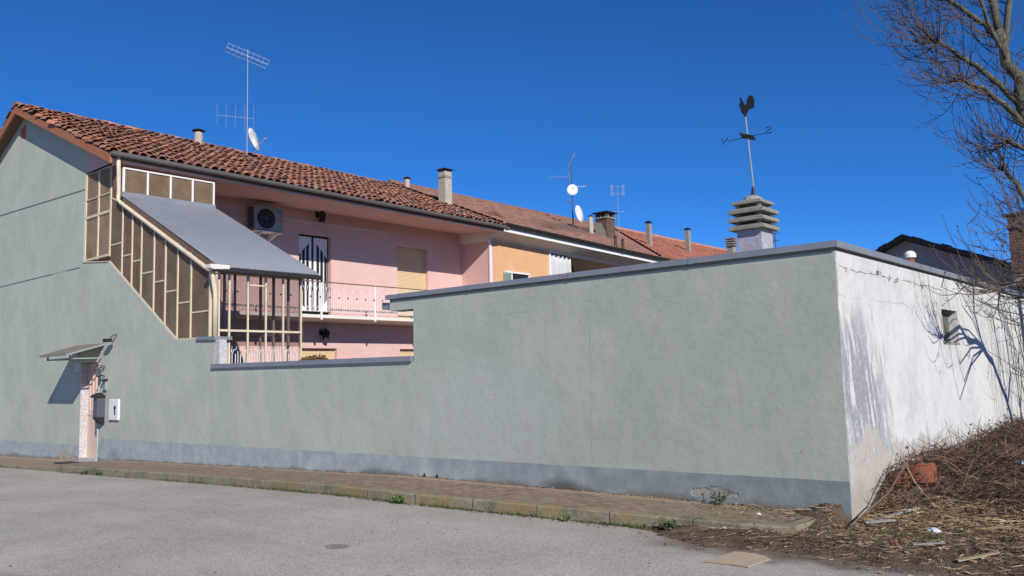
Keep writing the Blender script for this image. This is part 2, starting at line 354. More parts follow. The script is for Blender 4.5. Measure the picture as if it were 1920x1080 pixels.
    M['terracotta'] = plain('terracotta_shard', (0.26, 0.092, 0.048), 0.85, 0.3, 9, bump=0.01)
    M['stone'] = plain('grey_stone', (0.32, 0.30, 0.27), 0.95, 0.3, 14, bump=0.01)
    M['drywood'] = plain('dry_wood', (0.30, 0.23, 0.15), 0.9, 0.3, 20)
    M['card'] = plain('tan_cardboard', (0.46, 0.35, 0.235), 0.9, 0.12, 12, bump=0.006)
    M['plastic'] = plain('pale_plastic', (0.52, 0.56, 0.62), 0.4, 0.2, 20)
    M['inner'] = plain('dusty_window_board', (0.13, 0.125, 0.11), 0.8, 0.35, 9)
    M['mat'] = plain('dark_doormat', (0.055, 0.042, 0.045), 0.95, 0.3, 30)
    M['acwhite'] = plain('ac_white', (0.33, 0.325, 0.31), 0.5, 0.05)
    M['acblue'] = plain('ac_label_blue', (0.06, 0.30, 0.42), 0.5, 0.05)
    M['dome'] = plain('dark_moss_tile', (0.07, 0.065, 0.06), 0.95, 0.4, 6)
    m = Mat('speckled_marble', 0.5, 0.3)
    m.col(m.mix(m.noise(28, 6, 0.8, dist=1.5).step(0.42, 0.6), (0.34, 0.33, 0.33), (0.66, 0.64, 0.62))); M['marble'] = m.m
    m = Mat('old_brick', 0.95, 0.15)
    br = m.nt.nodes.new('ShaderNodeTexBrick'); v = m.vec(m.x + m.y, m.z, 0.0); m.nt.links.new(v, br.inputs['Vector'])
    br.inputs['Scale'].default_value = 1.0; br.inputs['Brick Width'].default_value = 0.25; br.inputs['Row Height'].default_value = 0.075
    br.inputs['Mortar Size'].default_value = 0.011
    br.inputs['Color1'].default_value = (0.16, 0.072, 0.052, 1); br.inputs['Color2'].default_value = (0.095, 0.05, 0.04, 1)
    br.inputs['Mortar'].default_value = (0.17, 0.145, 0.12, 1)
    m.col(m.mul(br.outputs['Color'], m.noise(9, 5, 0.7) * 0.9 + 0.55)); m.bump(S(m.nt, br.outputs['Fac']) * -1.0 + m.noise(20, 4) * 0.5, 0.015); M['brick'] = m.m
    m = Mat('chimney_silver_paint', 0.6, 0.3)
    c = m.mix(m.noise(7, 6, 0.7).step(0.56, 0.64), (0.36, 0.355, 0.40), (0.56, 0.55, 0.56)); m.col(c); m.bump(m.noise(12, 5), 0.01); M['silver'] = m.m
build_materials()

# ------------------------------------------------------------------ mesh helpers
class MB:
    def __init__(s): s.v = []; s.f = []; s.t = []; s.tint = None
    def add(s, vs, fs):
        b = len(s.v); s.v += [tuple(p) for p in vs]; s.f += [[b + i for i in f] for f in fs]
        if s.tint is not None: s.t += [s.tint] * len(vs)
        return s
    def box(s, x0, x1, y0, y1, z0, z1):
        vs = [(x, y, z) for z in (z0, z1) for y in (y0, y1) for x in (x0, x1)]
        return s.add(vs, [(0, 2, 3, 1), (4, 5, 7, 6), (0, 1, 5, 4), (2, 6, 7, 3), (0, 4, 6, 2), (1, 3, 7, 5)])
    def prism(s, poly, ax, a, b):
        n = len(poly)
        def P(p, q):
            return (q, p[0], p[1]) if ax == 'x' else (p[0], q, p[1]) if ax == 'y' else (p[0], p[1], q)
        vs = [P(p, a) for p in poly] + [P(p, b) for p in poly]
        fs = [tuple(range(n)), tuple(range(2 * n - 1, n - 1, -1))] + [(i, i + n, (i + 1) % n + n, (i + 1) % n) for i in range(n)]
        return s.add(vs, fs)
    def tube(s, pts, r, n=6, cap=True):
        pts = [Vector(p) for p in pts]
        rs = r if isinstance(r, (list, tuple)) else [r] * len(pts)
        vs = []; up = None
        for i, p in enumerate(pts):
            d = (pts[min(i + 1, len(pts) - 1)] - pts[max(i - 1, 0)])
            if d.length < 1e-9: d = Vector((0, 0, 1))
            d.normalize()
            if up is None:
                up = Vector((0, 0, 1)) if abs(d.z) < 0.9 else Vector((1, 0, 0))
            a = d.cross(up); a.normalize(); up = a.cross(d); b = up
            off = math.pi / 4 if n == 4 else 0
            for k in range(n):
                t = 2 * math.pi * k / n + off
                vs.append(p + (a * math.cos(t) + b * math.sin(t)) * rs[i])
        fs = []
        for i in range(len(pts) - 1):
            for k in range(n):
                k2 = (k + 1) % n; fs.append((i * n + k, i * n + k2, (i + 1) * n + k2, (i + 1) * n + k))
        if cap: fs += [tuple(range(n - 1, -1, -1)), tuple((len(pts) - 1) * n + k for k in range(n))]
        return s.add(vs, fs)
    def bar(s, p, q, w): return s.tube([p, q], w * 0.7071, 4)
    def lathe(s, c, prof, n=16, ax=Vector((0, 0, 1))):
        c = Vector(c); ax = Vector(ax).normalized(); u = ax.orthogonal().normalized(); w = ax.cross(u)
        vs = []
        for r, h in prof:
            for k in range(n):
                t = 2 * math.pi * k / n; vs.append(c + ax * h + (u * math.cos(t) + w * math.sin(t)) * max(r, 1e-4))
        fs = [(i * n + k, i * n + (k + 1) % n, (i + 1) * n + (k + 1) % n, (i + 1) * n + k) for i in range(len(prof) - 1) for k in range(n)]
        fs += [tuple(range(n - 1, -1, -1)), tuple((len(prof) - 1) * n + k for k in range(n))]
        return s.add(vs, fs)
    def hull8(s, lo, hi):
        """frustum between two 4-point loops"""
        return s.add(list(lo) + list(hi), [(3, 2, 1, 0), (4, 5, 6, 7)] + [(i, (i + 1) % 4, (i + 1) % 4 + 4, i + 4) for i in range(4)])
    def xf(s, fn): s.v = [tuple(fn(Vector(p))) for p in s.v]; return s
    def build(s, name, mat, parent=None, origin=None, smooth=False, bevel=0):
        root = parent
        off = Vector((0, 0, 0))
        if parent is not None:
            while root.parent: root = root.parent
            off = root.location
        elif origin is not None: off = Vector(origin)
        me = bpy.data.meshes.new(name)
        me.from_pydata([Vector(p) - off for p in s.v], [], s.f)
        import bmesh
        bm = bmesh.new(); bm.from_mesh(me); bmesh.ops.recalc_face_normals(bm, faces=bm.faces); bm.to_mesh(me); bm.free()
        if s.t:
            ca = me.color_attributes.new('tint', 'FLOAT_COLOR', 'POINT')
            for i, t in enumerate(s.t): ca.data[i].color = (*t, 1)
        me.materials.append(M[mat] if isinstance(mat, str) else mat)
        if smooth:
            for p in me.polygons: p.use_smooth = True
        o = bpy.data.objects.new(name, me); COL.objects.link(o)
        if parent is not None: o.parent = parent
        elif origin is not None: o.location = off
        if bevel:
            b = o.modifiers.new('bevel', 'BEVEL'); b.width = bevel; b.segments = 2; b.limit_method = 'ANGLE'
        return o

def tag(o, label=None, cat=None, group=None, kind=None):
    if label: o['label'] = label
    if cat: o['category'] = cat
    if group: o['group'] = group
    if kind: o['kind'] = kind
    return o
def thing(name, loc, label, cat, group=None):
    o = bpy.data.objects.new(name, None); COL.objects.link(o); o.location = loc; o.empty_display_size = 0.3
    return tag(o, label, cat, group)
def shade(c, k): return tuple(v * k for v in c)
def lerp(a, b, t): return a + (b - a) * t
def sm(a, b, x):
    t = max(0.0, min(1.0, (x - a) / (b - a))); return t * t * (3 - 2 * t)
from mathutils import noise as mn
def nz(x, y, z=0.0): return mn.noise(Vector((x, y, z)))

# ------------------------------------------------------------------ ground levels
def drop(x): return -0.023 * max(0.0, -10.0 - max(x, -45.0))
def zroad(x): return drop(x) - 0.04
def zpave(x): return drop(x) + lerp(0.12, 0.05, sm(-19.5, -22.5, x)) - 0.02
KERB = [(-60, -1.35), (-24, -1.38), (-19, -1.33), (-14, -1.28), (-8.6, -1.38), (-6.4, -1.24), (-4.6, -1.14), (-3.5, -1.0)]
def ykerb(x):
    for (a, b), (c, d) in zip(KERB, KERB[1:]):
        if x <= c: return lerp(b, d, (x - a) / (c - a))
    return KERB[-1][1]
def edge_y(x):
    return -1.55 + 0.12 * nz(x * 1.1, 3.1) + 0.06 * nz(x * 4.0, 1.7) + 0.1 * sm(-3.2, -1.5, x) + 0.35 * sm(-4.2, -5.4, x)
def hverge(x, y):
    """dirt surface beside the white wall"""
    h = 0.035
    h += 0.40 * sm(0.15, 1.5, y - 0.35 * (x + 3.25)) * (0.85 + 0.3 * nz(x * 0.9, y * 0.9, 4)) * (1 - 0.6 * sm(3, 9, x)) * sm(-3.6, -3.3, x)
    h += 0.07 * math.exp(-((x + 2.95) ** 2 / 0.25 + (y - 1.1) ** 2 / 0.5)) + 0.10 * sm(3.0, 6.0, y)
    h += 0.03 * nz(x * 3, y * 3, 1) + 0.014 * nz(x * 9, y * 9, 2)
    e = y - edge_y(x)
    h = lerp(-0.075, h, sm(-0.30, 0.45, e + 0.12 * nz(x * 5, y * 5, 6)))
    if x < -3.3:                 # thin drift over the end of the pavement
        h += 0.075 * sm(-3.75, -3.5, x) * sm(-0.75, -0.35, y)
        h += 0.09 * sm(-4.5, -3.7, x) * sm(-0.42, -0.12, y + 0.1 * nz(x * 4, y * 4, 8))
    return h

def grid(name, xs, ys, fn, mat, smooth=True, **k):
    b = MB(); nx, ny = len(xs), len(ys)
    b.v = [(x, y, fn(x, y)) for y in ys for x in xs]
    b.f = [(j * nx + i, j * nx + i + 1, (j + 1) * nx + i + 1, (j + 1) * nx + i) for j in range(ny - 1) for i in range(nx - 1)]
    return b.build(name, mat, smooth=smooth, **k)
def span(a, b, st): n = max(1, int(round((b - a) / st))); return [a + (b - a) * i / n for i in range(n + 1)]

gx = [-1500, -300, -100] + span(-60, 30, 5) + [100, 300, 1500]
tag(grid('ground', gx, [-1500, -300, -60, 0, 30, 100, 400, 1500], lambda x, y: zroad(x) - 0.12, 'dirt', smooth=False), kind='structure')
b = MB(); xs = span(-60, -3.5, 0.5) + span(-3.0, 30, 1.0)
b.v = [(x, yy, zroad(x)) for yy in (-30, None) for x in xs]; b.v = []
for x in xs: b.v.append((x, -40, zroad(x)))
for x in xs: b.v.append((x, (ykerb(x) + 0.03) if x <= -3.5 else -0.9, zroad(x)))
n_ = len(xs); b.f = [(i, i + 1, n_ + i + 1, n_ + i) for i in range(n_ - 1)]
tag(b.build('road', 'road'), kind='structure')
# pavement: 4 mm of joint below kerb top
xs = span(-60, -3.62, 0.47)
b = MB()
for x in xs: b.v.append((x, ykerb(x) + 0.12, zpave(x) - 0.004))
for x in xs: b.v.append((x, 0.05, zpave(x) + 0.004 * math.sin(x * 1.7) ))
n_ = len(xs); b.f = [(i, i + 1, n_ + i + 1, n_ + i) for i in range(n_ - 1)]
tag(b.build('pavement', 'paving'), kind='structure')
b = MB(); vs = []
xs = span(-60, -3.5, 0.47)
for x in xs:
    y = ykerb(x) + 0.006 * math.sin(x * 5.1); zt = zpave(x) + 0.006 * nz(x * 2, 0)
    vs += [(x, y, zroad(x) - 0.1), (x, y, zt - 0.015), (x, y + 0.015, zt), (x, y + 0.13, zt), (x, y + 0.13, zroad(x) - 0.1)]
fs = [(i * 5 + k, i * 5 + k + 1, i * 5 + k + 6, i * 5 + k + 5) for i in range(len(xs) - 1) for k in range(4)]
fs += [tuple((len(xs) - 1) * 5 + k for k in range(5))]
b.add(vs, fs)
# return of the kerb at its end
b.hull8([(-3.63, -0.93, -0.05), (-3.5, -0.93, -0.05), (-3.44, -0.25, -0.05), (-3.57, -0.25, -0.05)],
        [(-3.63, -0.93, 0.098), (-3.5, -0.93, 0.098), (-3.44, -0.25, 0.098), (-3.57, -0.25, 0.098)])
tag(b.build('kerb', 'kerb'), kind='structure')
b = MB(); xs = span(-5.6, 3, 0.07) + span(3.5, 25, 1.2); ys = span(-2.2, 3.2, 0.07) + span(3.5, 20, 0.5)
nx = len(xs); keep = {}
for j, y in enumerate(ys):
    for i, x in enumerate(xs):
        b.v.append((x, y, hverge(x, y)))
for j in range(len(ys) - 1):
    for i in range(nx - 1):
        if xs[i] < -3.3 and ys[j] > 0.0: continue
        b.f.append((j * nx + i, j * nx + i + 1, (j + 1) * nx + i + 1, (j + 1) * nx + i))
tag(b.build('verge', 'dirt', smooth=True), kind='structure')

# ------------------------------------------------------------------ walls and buildings
def wall_grid(b, ax, a0, a1, ur, zr, holes):
    """solid wall slab with rectangular holes; u runs along the wall"""
    us = sorted({*ur, *[h[0] for h in holes], *[h[1] for h in holes]}); zs = sorted({*zr, *[h[2] for h in holes], *[h[3] for h in holes]})
    for u0, u1 in zip(us, us[1:]):
        for z0, z1 in zip(zs, zs[1:]):
            cu, cz = (u0 + u1) / 2, (z0 + z1) / 2
            if any(h[0] < cu < h[1] and h[2] < cz < h[3] for h in holes): continue
            if ax == 'x': b.box(a0, a1, u0, u1, z0, z1)
            else: b.box(u0, u1, a0, a1, z0, z1)
XR, SL = -27.0, 0.415
def zr1(x, y=0.0):            # top of the roof deck of the pink house
    return 7.28 + SL * ((-20.5 - x) if x >= XR else (-20.5 - XR) - (XR - x)) - 0.010 * y

# ---- pink house
H = thing('pink_house', (-27, 7, -0.4), 'two-storey pink house with old clay tile roof and green gable wall to the street', 'house')
b = MB()
b.prism([(-31.3, -1), (-22.7, -1), (-22.7, zr1(-22.7) - 0.13), (XR, zr1(XR) - 0.13), (-31.3, zr1(-31.3) - 0.13)], 'y', 0, 0.3)
b.build('gable_wall', 'green', H)
b = MB()
DOOR = (6.66, 7.92, 3.62, 6.38); WIN = (10.83, 12.33, 3.62, 6.36); LW1 = (6.76, 8.15, 1.0, 2.66); LW2 = (10.91, 12.3, 1.0, 2.66)
wall_grid(b, 'x', -22.98, -22.7, (0.3, 14.15), (-0.6, 7.5), [DOOR, WIN, LW1, LW2])
b.box(-31.3, -22.98, 13.9, 14.15, -0.6, 7.2); b.box(-31.3, -31.0, 0.3, 13.9, -0.6, 6.0); b.box(-31, -22.98, 0.3, 13.9, 3.3, 3.55)
b.build('wall', 'pink', H)
b = MB().box(-22.702, -21.22, 14.15, 14.35, -0.5, 7.05)
b.build('return_wall', 'pink', H)
# eave box (soffit and fascia)
b = MB().prism([(-22.7, 7.19), (-20.53, 7.11), (-20.53, 7.2), (-20.62, 7.25), (-22.7, zr1(-22.7) - 0.135)], 'y', 0.0, 14.13)
b.xf(lambda p: Vector((p.x, p.y, p.z - 0.010 * p.y * (1 if p.x > -22 else 0.3))))
b.build('soffit', 'pink', H)
RF = MB()
for x0, x1 in ((-20.5, XR), (XR, -33.6)):
    vs = [(x, y, zr1(x, y) - d) for d in (0.12, 0.0) for x, y in ((x0, -0.28), (x1, -0.28), (x1, 14.2), (x0, 14.2))]
    RF.hull8(vs[:4], vs[4:])
RF = RF.build('roof', 'wood', H)
b = MB()
for x0, x1 in ((-20.46, XR), (XR, -33.6)):
    lo = [(x, y, zr1(x, y) - 0.23) for x, y in ((x0, -0.345), (x1, -0.345), (x1, -0.285), (x0, -0.285))]
    b.hull8(lo, [(p[0], p[1], p[2] + 0.225) for p in lo])
b.build('verge_board', 'rake', RF)
def tile_color():
    r = rnd.random()
    if r < 0.09: c = (0.42, 0.17, 0.10)
    elif r < 0.3: c = (0.19, 0.10, 0.075)
    elif r < 0.42: c = (0.28, 0.17, 0.12)
    else: c = (0.265, 0.135, 0.098)
    k = rnd.uniform(0.75, 1.2); return tuple(v * k for v in c)
def clay_tiles(b, side):
    L = 6.5 * math.sqrt(1 + SL * SL); ct = 1 / math.sqrt(1 + SL * SL); st_ = SL * ct
    rows = 19; pitch = L / rows; cols = 60; cw = 14.48 / cols
    sgn = 1 if side > 0 else -1
    sx0 = -20.43 if side > 0 else XR * 2 + 20.43
    for j in range(cols + 1):
        yc = -0.26 + j * cw
        wob = 0.015 * math.sin(j * 1.3)
        for i in range(rows):
            for kind in (0, 1):
                if kind == 0 and (i > 0 or side < 0): continue      # channel tiles show only at the eave
                y = yc + (0 if kind else cw / 2) + wob * math.sin(i * .7) + rnd.gauss(0, 0.016)
                s0 = i * pitch + rnd.gauss(0, 0.028) - (0.02 if i == 0 else 0); s1 = s0 + 0.44
                r0, r1 = (0.120, 0.096) if kind else (0.10, 0.10)
                lift0 = 0.075 + rnd.gauss(0, 0.012) + (0.02 if i == 0 else 0) if kind else 0.06; lift1 = 0.015 if kind else 0.045
                skew = rnd.gauss(0, 0.035); b.tint = tile_color(); n = 6; vs = []
                sag = 0.02 * nz(y * 0.5, s0 * 0.5, 5)
                for (s_, r_, l_, dy) in ((s0, r0, lift0, 0), (s1, r1, lift1, skew)):
                    for rr in (r_, r_ - 0.016):
                        for k in range(n + 1):
                            a = math.pi * k / n
                            hh = (l_ + math.sin(a) * rr * 0.85) if kind else (l_ + 0.02 - math.sin(a) * rr * 0.6 + (r_ - rr))
                            hh += sag - 0.03
                            yy = y + dy - math.cos(a) * rr
                            X = sx0 - sgn * (s_ * ct) + sgn * hh * st_
                            Z = 7.27 + s_ * st_ + hh * ct - 0.010 * yy
                            vs.append((X, yy, Z))
                m_ = n + 1; fs = []
                for k in range(n):
                    fs.append((k, k + 1, 2 * m_ + k + 1, 2 * m_ + k))            # outer
                    fs.append((m_ + k, 3 * m_ + k, 3 * m_ + k + 1, m_ + k + 1))    # inner
                    fs.append((k, m_ + k, m_ + k + 1, k + 1))                    # lower lip
                fs += [(0, 2 * m_, 3 * m_, m_), (n, m_ + n, 3 * m_ + n, 2 * m_ + n)]
                b.add(vs, fs)
b = MB(); clay_tiles(b, 1)
# channel surface under the covers, and slipped tiles near the far end
b.tint = (0.13, 0.065, 0.048)
vs = [(x, y, zr1(x, y) + 0.012) for x, y in ((-20.42, -0.3), (XR, -0.3), (XR, 14.2), (-20.42, 14.2))]
b.hull8(vs, [(p[0], p[1], p[2] + 0.02) for p in vs])
# ridge tiles
for i in range(40):
    b.tint = tile_color(); y0 = -0.36 + i * 0.365; dz = 0.012 * math.sin(i * 2.1)
    pts = []; n = 6
    for (yy, r_) in ((y0, 0.155), (y0 + 0.42, 0.13)):
        for k in range(n + 1):
            a = math.pi * k / n; pts.append((XR - math.cos(a) * r_, yy, zr1(XR, yy) + 0.03 + dz + math.sin(a) * r_ * 0.7))
    b.add(pts, [(k, k + 1, n + 2 + k, n + 1 + k) for k in range(n)] + [tuple(range(n + 1))])
b.build('tiles', 'tile', RF)
b = MB(); clay_tiles(b, -1); b.build('tiles', 'tile', RF)
# half round gutter
def half_gutter(p, q, r, name, mat, parent, th=0.012, n=8):
    b = MB(); p, q = Vector(p), Vector(q); d = (q - p).normalized(); s = d.cross(Vector((0, 0, 1))).normalized()
    vs = []
    for e in (p, q):
        for rr in (r, r - th):
            for k in range(n + 1):
                a = math.pi * k / n; vs.append(e + s * math.cos(a) * rr - Vector((0, 0, math.sin(a) * rr)))
    m_ = n + 1; fs = []
    for k in range(n):
        fs += [(k, k + 1, 2 * m_ + k + 1, 2 * m_ + k), (m_ + k, 3 * m_ + k, 3 * m_ + k + 1, m_ + k + 1), (k, m_ + k, m_ + k + 1, k + 1), (2 * m_ + k, 2 * m_ + k + 1, 3 * m_ + k + 1, 3 * m_ + k)]
    fs += [(0, 2 * m_, 3 * m_, m_), (n, m_ + n, 3 * m_ + n, 2 * m_ + n)]
    fs += [tuple(range(m_))]
    b.add(vs, fs)
    b.tube([p + s * r, q + s * r], 0.012, 5)
    return b.build(name, mat, parent)
half_gutter((-20.40, -0.34, 7.30), (-20.40, 14.12, 7.16), 0.088, 'gutter', 'gutter', H)

# balcony
BX = -21.6
bal = MB().prism([(-22.7, 3.50), (BX, 3.56), (BX, 3.66), (-22.7, 3.66)], 'y', 0.3, 14.15).build('balcony', 'offwhite', H)
def ornament(b, y0, y1, z0, z1, x, r=0.008, mod=0.36):
    """bars with arches at the foot and fans at the head"""
    P3 = (lambda u, z: (x, u, z))
    n = max(1, round((y1 - y0) / mod)); mw = (y1 - y0) / n
    b.bar(P3(y0, z0), P3(y1, z0), 0.014)
    h = z1 - z0
    for i in range(n):
        c = y0 + (i + 0.5) * mw
        for rr in (0.42, 0.22):
            pts = [P3(c + math.cos(math.pi * k / 8) * mw * rr, z0 + math.sin(math.pi * k / 8) * mw * rr * 1.2) for k in range(9)]
            b.tube(pts, r, 4)
        for sg in (-1, 1):
            b.tube([P3(c + sg * mw * 0.42, z0), P3(c + sg * mw * 0.42, z1 - h * 0.3), P3(c + sg * mw * 0.3, z1 - h * 0.14), P3(c + sg * mw * 0.12, z1 - h * 0.12), P3(c + sg * mw * 0.12, z1)], r, 4)
            b.tube([P3(c + sg * mw * 0.18, z0 + mw * 0.25), P3(c + sg * mw * 0.18, z1 - h * 0.3)], r, 4)
        b.tube([P3(c, z0 + mw * 0.5), P3(c, z1 - h * 0.2)], r, 4)
        b.tube([P3(c - mw * 0.5, z1 - h * .25), P3(c - mw * .44, z1 - h * .1), P3(c - mw * .44, z1)], r, 4)
b = MB(); ornament(b, 0.4, 14.0, 3.76, 4.64, BX + 0.02)
b.build('railing', 'white', bal)
for i in range(38):
    y = 0.4 + (i + 0.5) * 13.6 / 38; c = (BX + 0.035, y, 4.21)
    MB().lathe(c, [(0.0, -0.03), (0.026, -0.012), (0.026, 0.012), (0.0, 0.03)], 6).build('rosette', 'black', bal)
for y in (2.4, 4.55, 6.71, 8.85, 11.0, 13.1): MB().box(BX - 0.0, BX + 0.045, y - 0.028, y + 0.028, 3.50, 4.67).build('post', 'white', bal)
b = MB().box(BX - 0.005, BX + 0.05, 0.35, 14.1, 4.672, 4.70); b.build('handrail', 'wood', bal)
b = MB()
# door with fanned glass slots
dy0, dy1, dz0, dz1 = DOOR[0], DOOR[1], 3.66, 6.38; XD = -22.86
dr = MB().box(XD - 0.06, XD, dy0, dy1, dz1 - 0.04, dz1).box(XD - 0.06, XD, dy0, dy0 + 0.02, dz0, dz1 - 0.04).box(XD - 0.06, XD, dy1 - 0.02, dy1, dz0, dz1 - 0.04).box(XD - 0.061, XD - 0.03, dy0 + 0.02, dy1 - 0.02, dz0, dz1 - 0.04).build('balcony_door', 'glass', H)
cy = (dy0 + dy1) / 2
for sg in (-1, 1):
    lf = MB(); y_in = cy + sg * 0.05; y_out = cy + sg * 0.58
    lf.box(XD - 0.025, XD + 0.012, min(y_in, y_out), max(y_in, y_out), 3.86, dz1 - 0.07)
    lf = lf.build('door_leaf', 'white', dr)
    g = MB()
    for k, (off, top) in enumerate(((0.10, 6.10), (0.255, 5.95), (0.41, 5.76))):
        ya = y_in + sg * off; yb = ya + sg * 0.105; hi = top; lo = top - 0.12
        cz = 4.95; bt = 2 * cz - top
        poly = [(ya, hi), (yb, lo), (yb, bt + 0.12), (ya, bt)]
        if sg > 0: poly = [(ya, lo), (ya + 0.0, lo), (yb, lo + 0.0), (yb, bt + .12), (ya, bt)]; poly = [(ya, lo + .12), (yb, lo), (yb, bt + .12), (ya, bt)]
        g.prism(poly, 'x', XD + 0.012, XD + 0.016)
    g.build('glass_slots', 'glass', lf)
def roller(name, y0, y1, z0, z1, parent, x=-22.84, mat='shutter'):
    b = MB(); z = z0
    while z < z1 - 0.01:
        zz = min(z + 0.048, z1); b.prism([(x - 0.02, z), (x, z + 0.004), (x + 0.006, (z + zz) / 2), (x, zz - 0.008), (x - 0.012, zz)], 'y', y0, y1); z = zz
    return b.build(name, mat, parent)
roller('roller_shutter', WIN[0], WIN[1], 3.66, WIN[3], H)
roller('roller_shutter', LW1[0], LW1[1], 1.0, LW1[3], H); roller('roller_shutter', LW2[0], LW2[1], 1.0, LW2[3], H)

# ---- orange house behind
O = thing('orange_house', (-25, 20, -0.6), 'orange house with white eaves and long brown tiled roof beyond the pink house', 'house')
b = MB(); b.box(-21.5, -21.2, 14.35, 17.76, -0.6, 7.0)
b.box(-30.5, -21.5, 14.5, 14.7, -0.6, 6.9); b.build('wall', 'orange', O)
b = MB().box(-21.25, -21.17, 14.12, 14.2, -0.5, 7.0).box(-21.3, -21.15, 17.70, 17.80, -0.5, 6.62); b.build('corner_trim', 'white', O)
b = MB().box(-24.2, -24.0, 17.76, 30, -0.6, 7.0).box(-24.0, -21.5, 17.6, 17.755, -0.6, 7.0).box(-24, -21.2, 25.8, 26, -0.6, 6.9).box(-24, -21.0, 17.8, 25.8, 3.3, 3.5)
b.build('loggia_wall', 'wood', O)
def ez(y): return 7.13 - 0.0285 * (y - 14.1)
def rz(y): return 9.93 - 0.005 * (y - 14.1)
b = MB()
prof = [(-20.62, -0.10), (-20.62, 0.06), (-24.5, 0.35), (-24.5, -0.33), (-21.25, -0.42), (-21.15, -0.30)]
vs = [(x, y, ez(y) + dz) for y in (14.05, 26.0) for x, dz in prof]
b.add(vs, [tuple(range(6)), tuple(range(11, 5, -1))] + [(i, (i + 1) % 6, (i + 1) % 6 + 6, i + 6) for i in range(6)])
b.build('eaves', 'offwhite', O)
b = MB(); vs = [(x, y, ez(y) + dz) for y in (13.98, 26.0) for x, dz in ((-20.62, -0.12), (-20.55, -0.12), (-20.55, 0.05), (-20.62, 0.05))]
b.hull8(vs[:4], vs[4:]); b.build('fascia', 'white', O)
half_gutter((-20.47, 14.16, ez(14.16) + 0.16), (-20.47, 26.0, ez(26) + 0.16), 0.12, 'gutter', 'blackgutter', O)
def wavy_roof(y0, y1e, y1r, cols_, fe, fr, pitchy=0.24, rows=19, xe=-20.5, xr=-26.9, y0r=None):
    """interlocking tile field; the far edge may run skew from the eave (y1e) to the ridge (y1r)"""
    b = MB(); n = int((max(y1e, y1r) - y0) / pitchy); sub = 5
    y0r = y0 if y0r is None else y0r
    for i in range(rows):
        t0, t1 = i / rows, (i + 1.08) / rows
        for j in range(n):
            b.tint = shade(rnd.choice(cols_), rnd.uniform(0.84, 1.12))
            vs = []
            for (t, l) in ((t0, 0.05), (t0, 0.025), (t1, 0.012)):
                for k in range(sub + 1):
                    ya = y0 + (j + k / sub) * pitchy
                    lim = lerp(y1e, y1r, t); lo = lerp(y0, y0r, t)
                    yy = min(max(ya, lo), lim)
                    w = 0.018 * (1 + math.cos(2 * math.pi * k / sub))
                    vs.append((lerp(xe, xr, t), yy, lerp(fe(yy), fr(yy), t) + (w + l if l != 0.025 else l * 0.2)))
            if vs[0][1] >= vs[sub][1] - 0.01: continue
            m_ = sub + 1
            b.add(vs, [(k, k + 1, 2 * m_ + k + 1, 2 * m_ + k) for k in range(sub)] + [(m_ + k, m_ + k + 1, k + 1, k) for k in range(sub)])
    return b
brown = [(0.27, 0.145, 0.11), (0.235, 0.13, 0.10), (0.295, 0.16, 0.12)]
red = [(0.34, 0.125, 0.085), (0.28, 0.11, 0.075), (0.37, 0.145, 0.10)]
fe2 = lambda y: ez(y) + 0.17
ro = wavy_roof(14.15, 25.4, 31.0, brown, fe2, rz).build('roof', 'tile2', O)
b = MB()
vs = [(-20.5, 14.15, fe2(14.15)), (-20.5, 25.4, fe2(25.4)), (-26.9, 31, rz(31)), (-26.9, 14.15, rz(14.15))]
b.hull8([(x, y, z - 0.12) for x, y, z in vs], [(x, y, z - 0.01) for x, y, z in vs])
vs = [(-26.9, 14.15, rz(14.15)), (-26.9, 31, rz(31)), (-33.3, 31, 7.2), (-33.3, 14.15, 7.2)]
b.hull8([(x, y, z - 0.12) for x, y, z in vs], [(x, y, z - 0.0) for x, y, z in vs]); b.build('roof_deck', 'wood', ro)
b = MB(); b.tint = (0.24, 0.12, 0.08)
b.tube([(-26.9, y, rz(y) + 0.02 + 0.008 * math.sin(y * 7)) for y in span(14.1, 31, 0.4)], 0.13, 8); b.build('ridge_tiles', 'tile2', ro)
# raised ventilation tiles on the brown roof
for (x, y) in ((-22.1, 15.4), (-21.75, 18.4)):
    z = lerp(fe2(y), rz(y), (x + 20.5) / -6.4) + 0.05
    b = MB(); b.tint = (0.15, 0.075, 0.055); b.tube([(x, y - 0.6, z - 0.02), (x - 0.02, y, z + 0.03), (x - 0.05, y + 0.7, z - 0.02)], [0.04, 0.15, 0.04], 8); b.build('vent_tile', 'tile2', ro)
# window with open shutter leaf
wf = MB().box(-21.195, -21.13, 14.95, 16.4, 5.56, 5.62).box(-21.195, -21.15, 15.3, 15.36, 4.3, 5.56).box(-21.195, -21.15, 16.34, 16.4, 4.3, 5.56).build('window', 'white', O)
MB().box(-21.198, -21.185, 15.36, 16.34, 4.3, 5.56).build('pane', 'glass', wf)
b = MB(); b.box(-21.19, -21.15, 14.86, 15.28, 4.3, 5.55)
for k in range(24): b.box(-21.15, -21.135, 14.9, 15.24, 4.34 + k * 0.05, 4.37 + k * 0.05)
b.build('shutter', 'wingreen', wf)
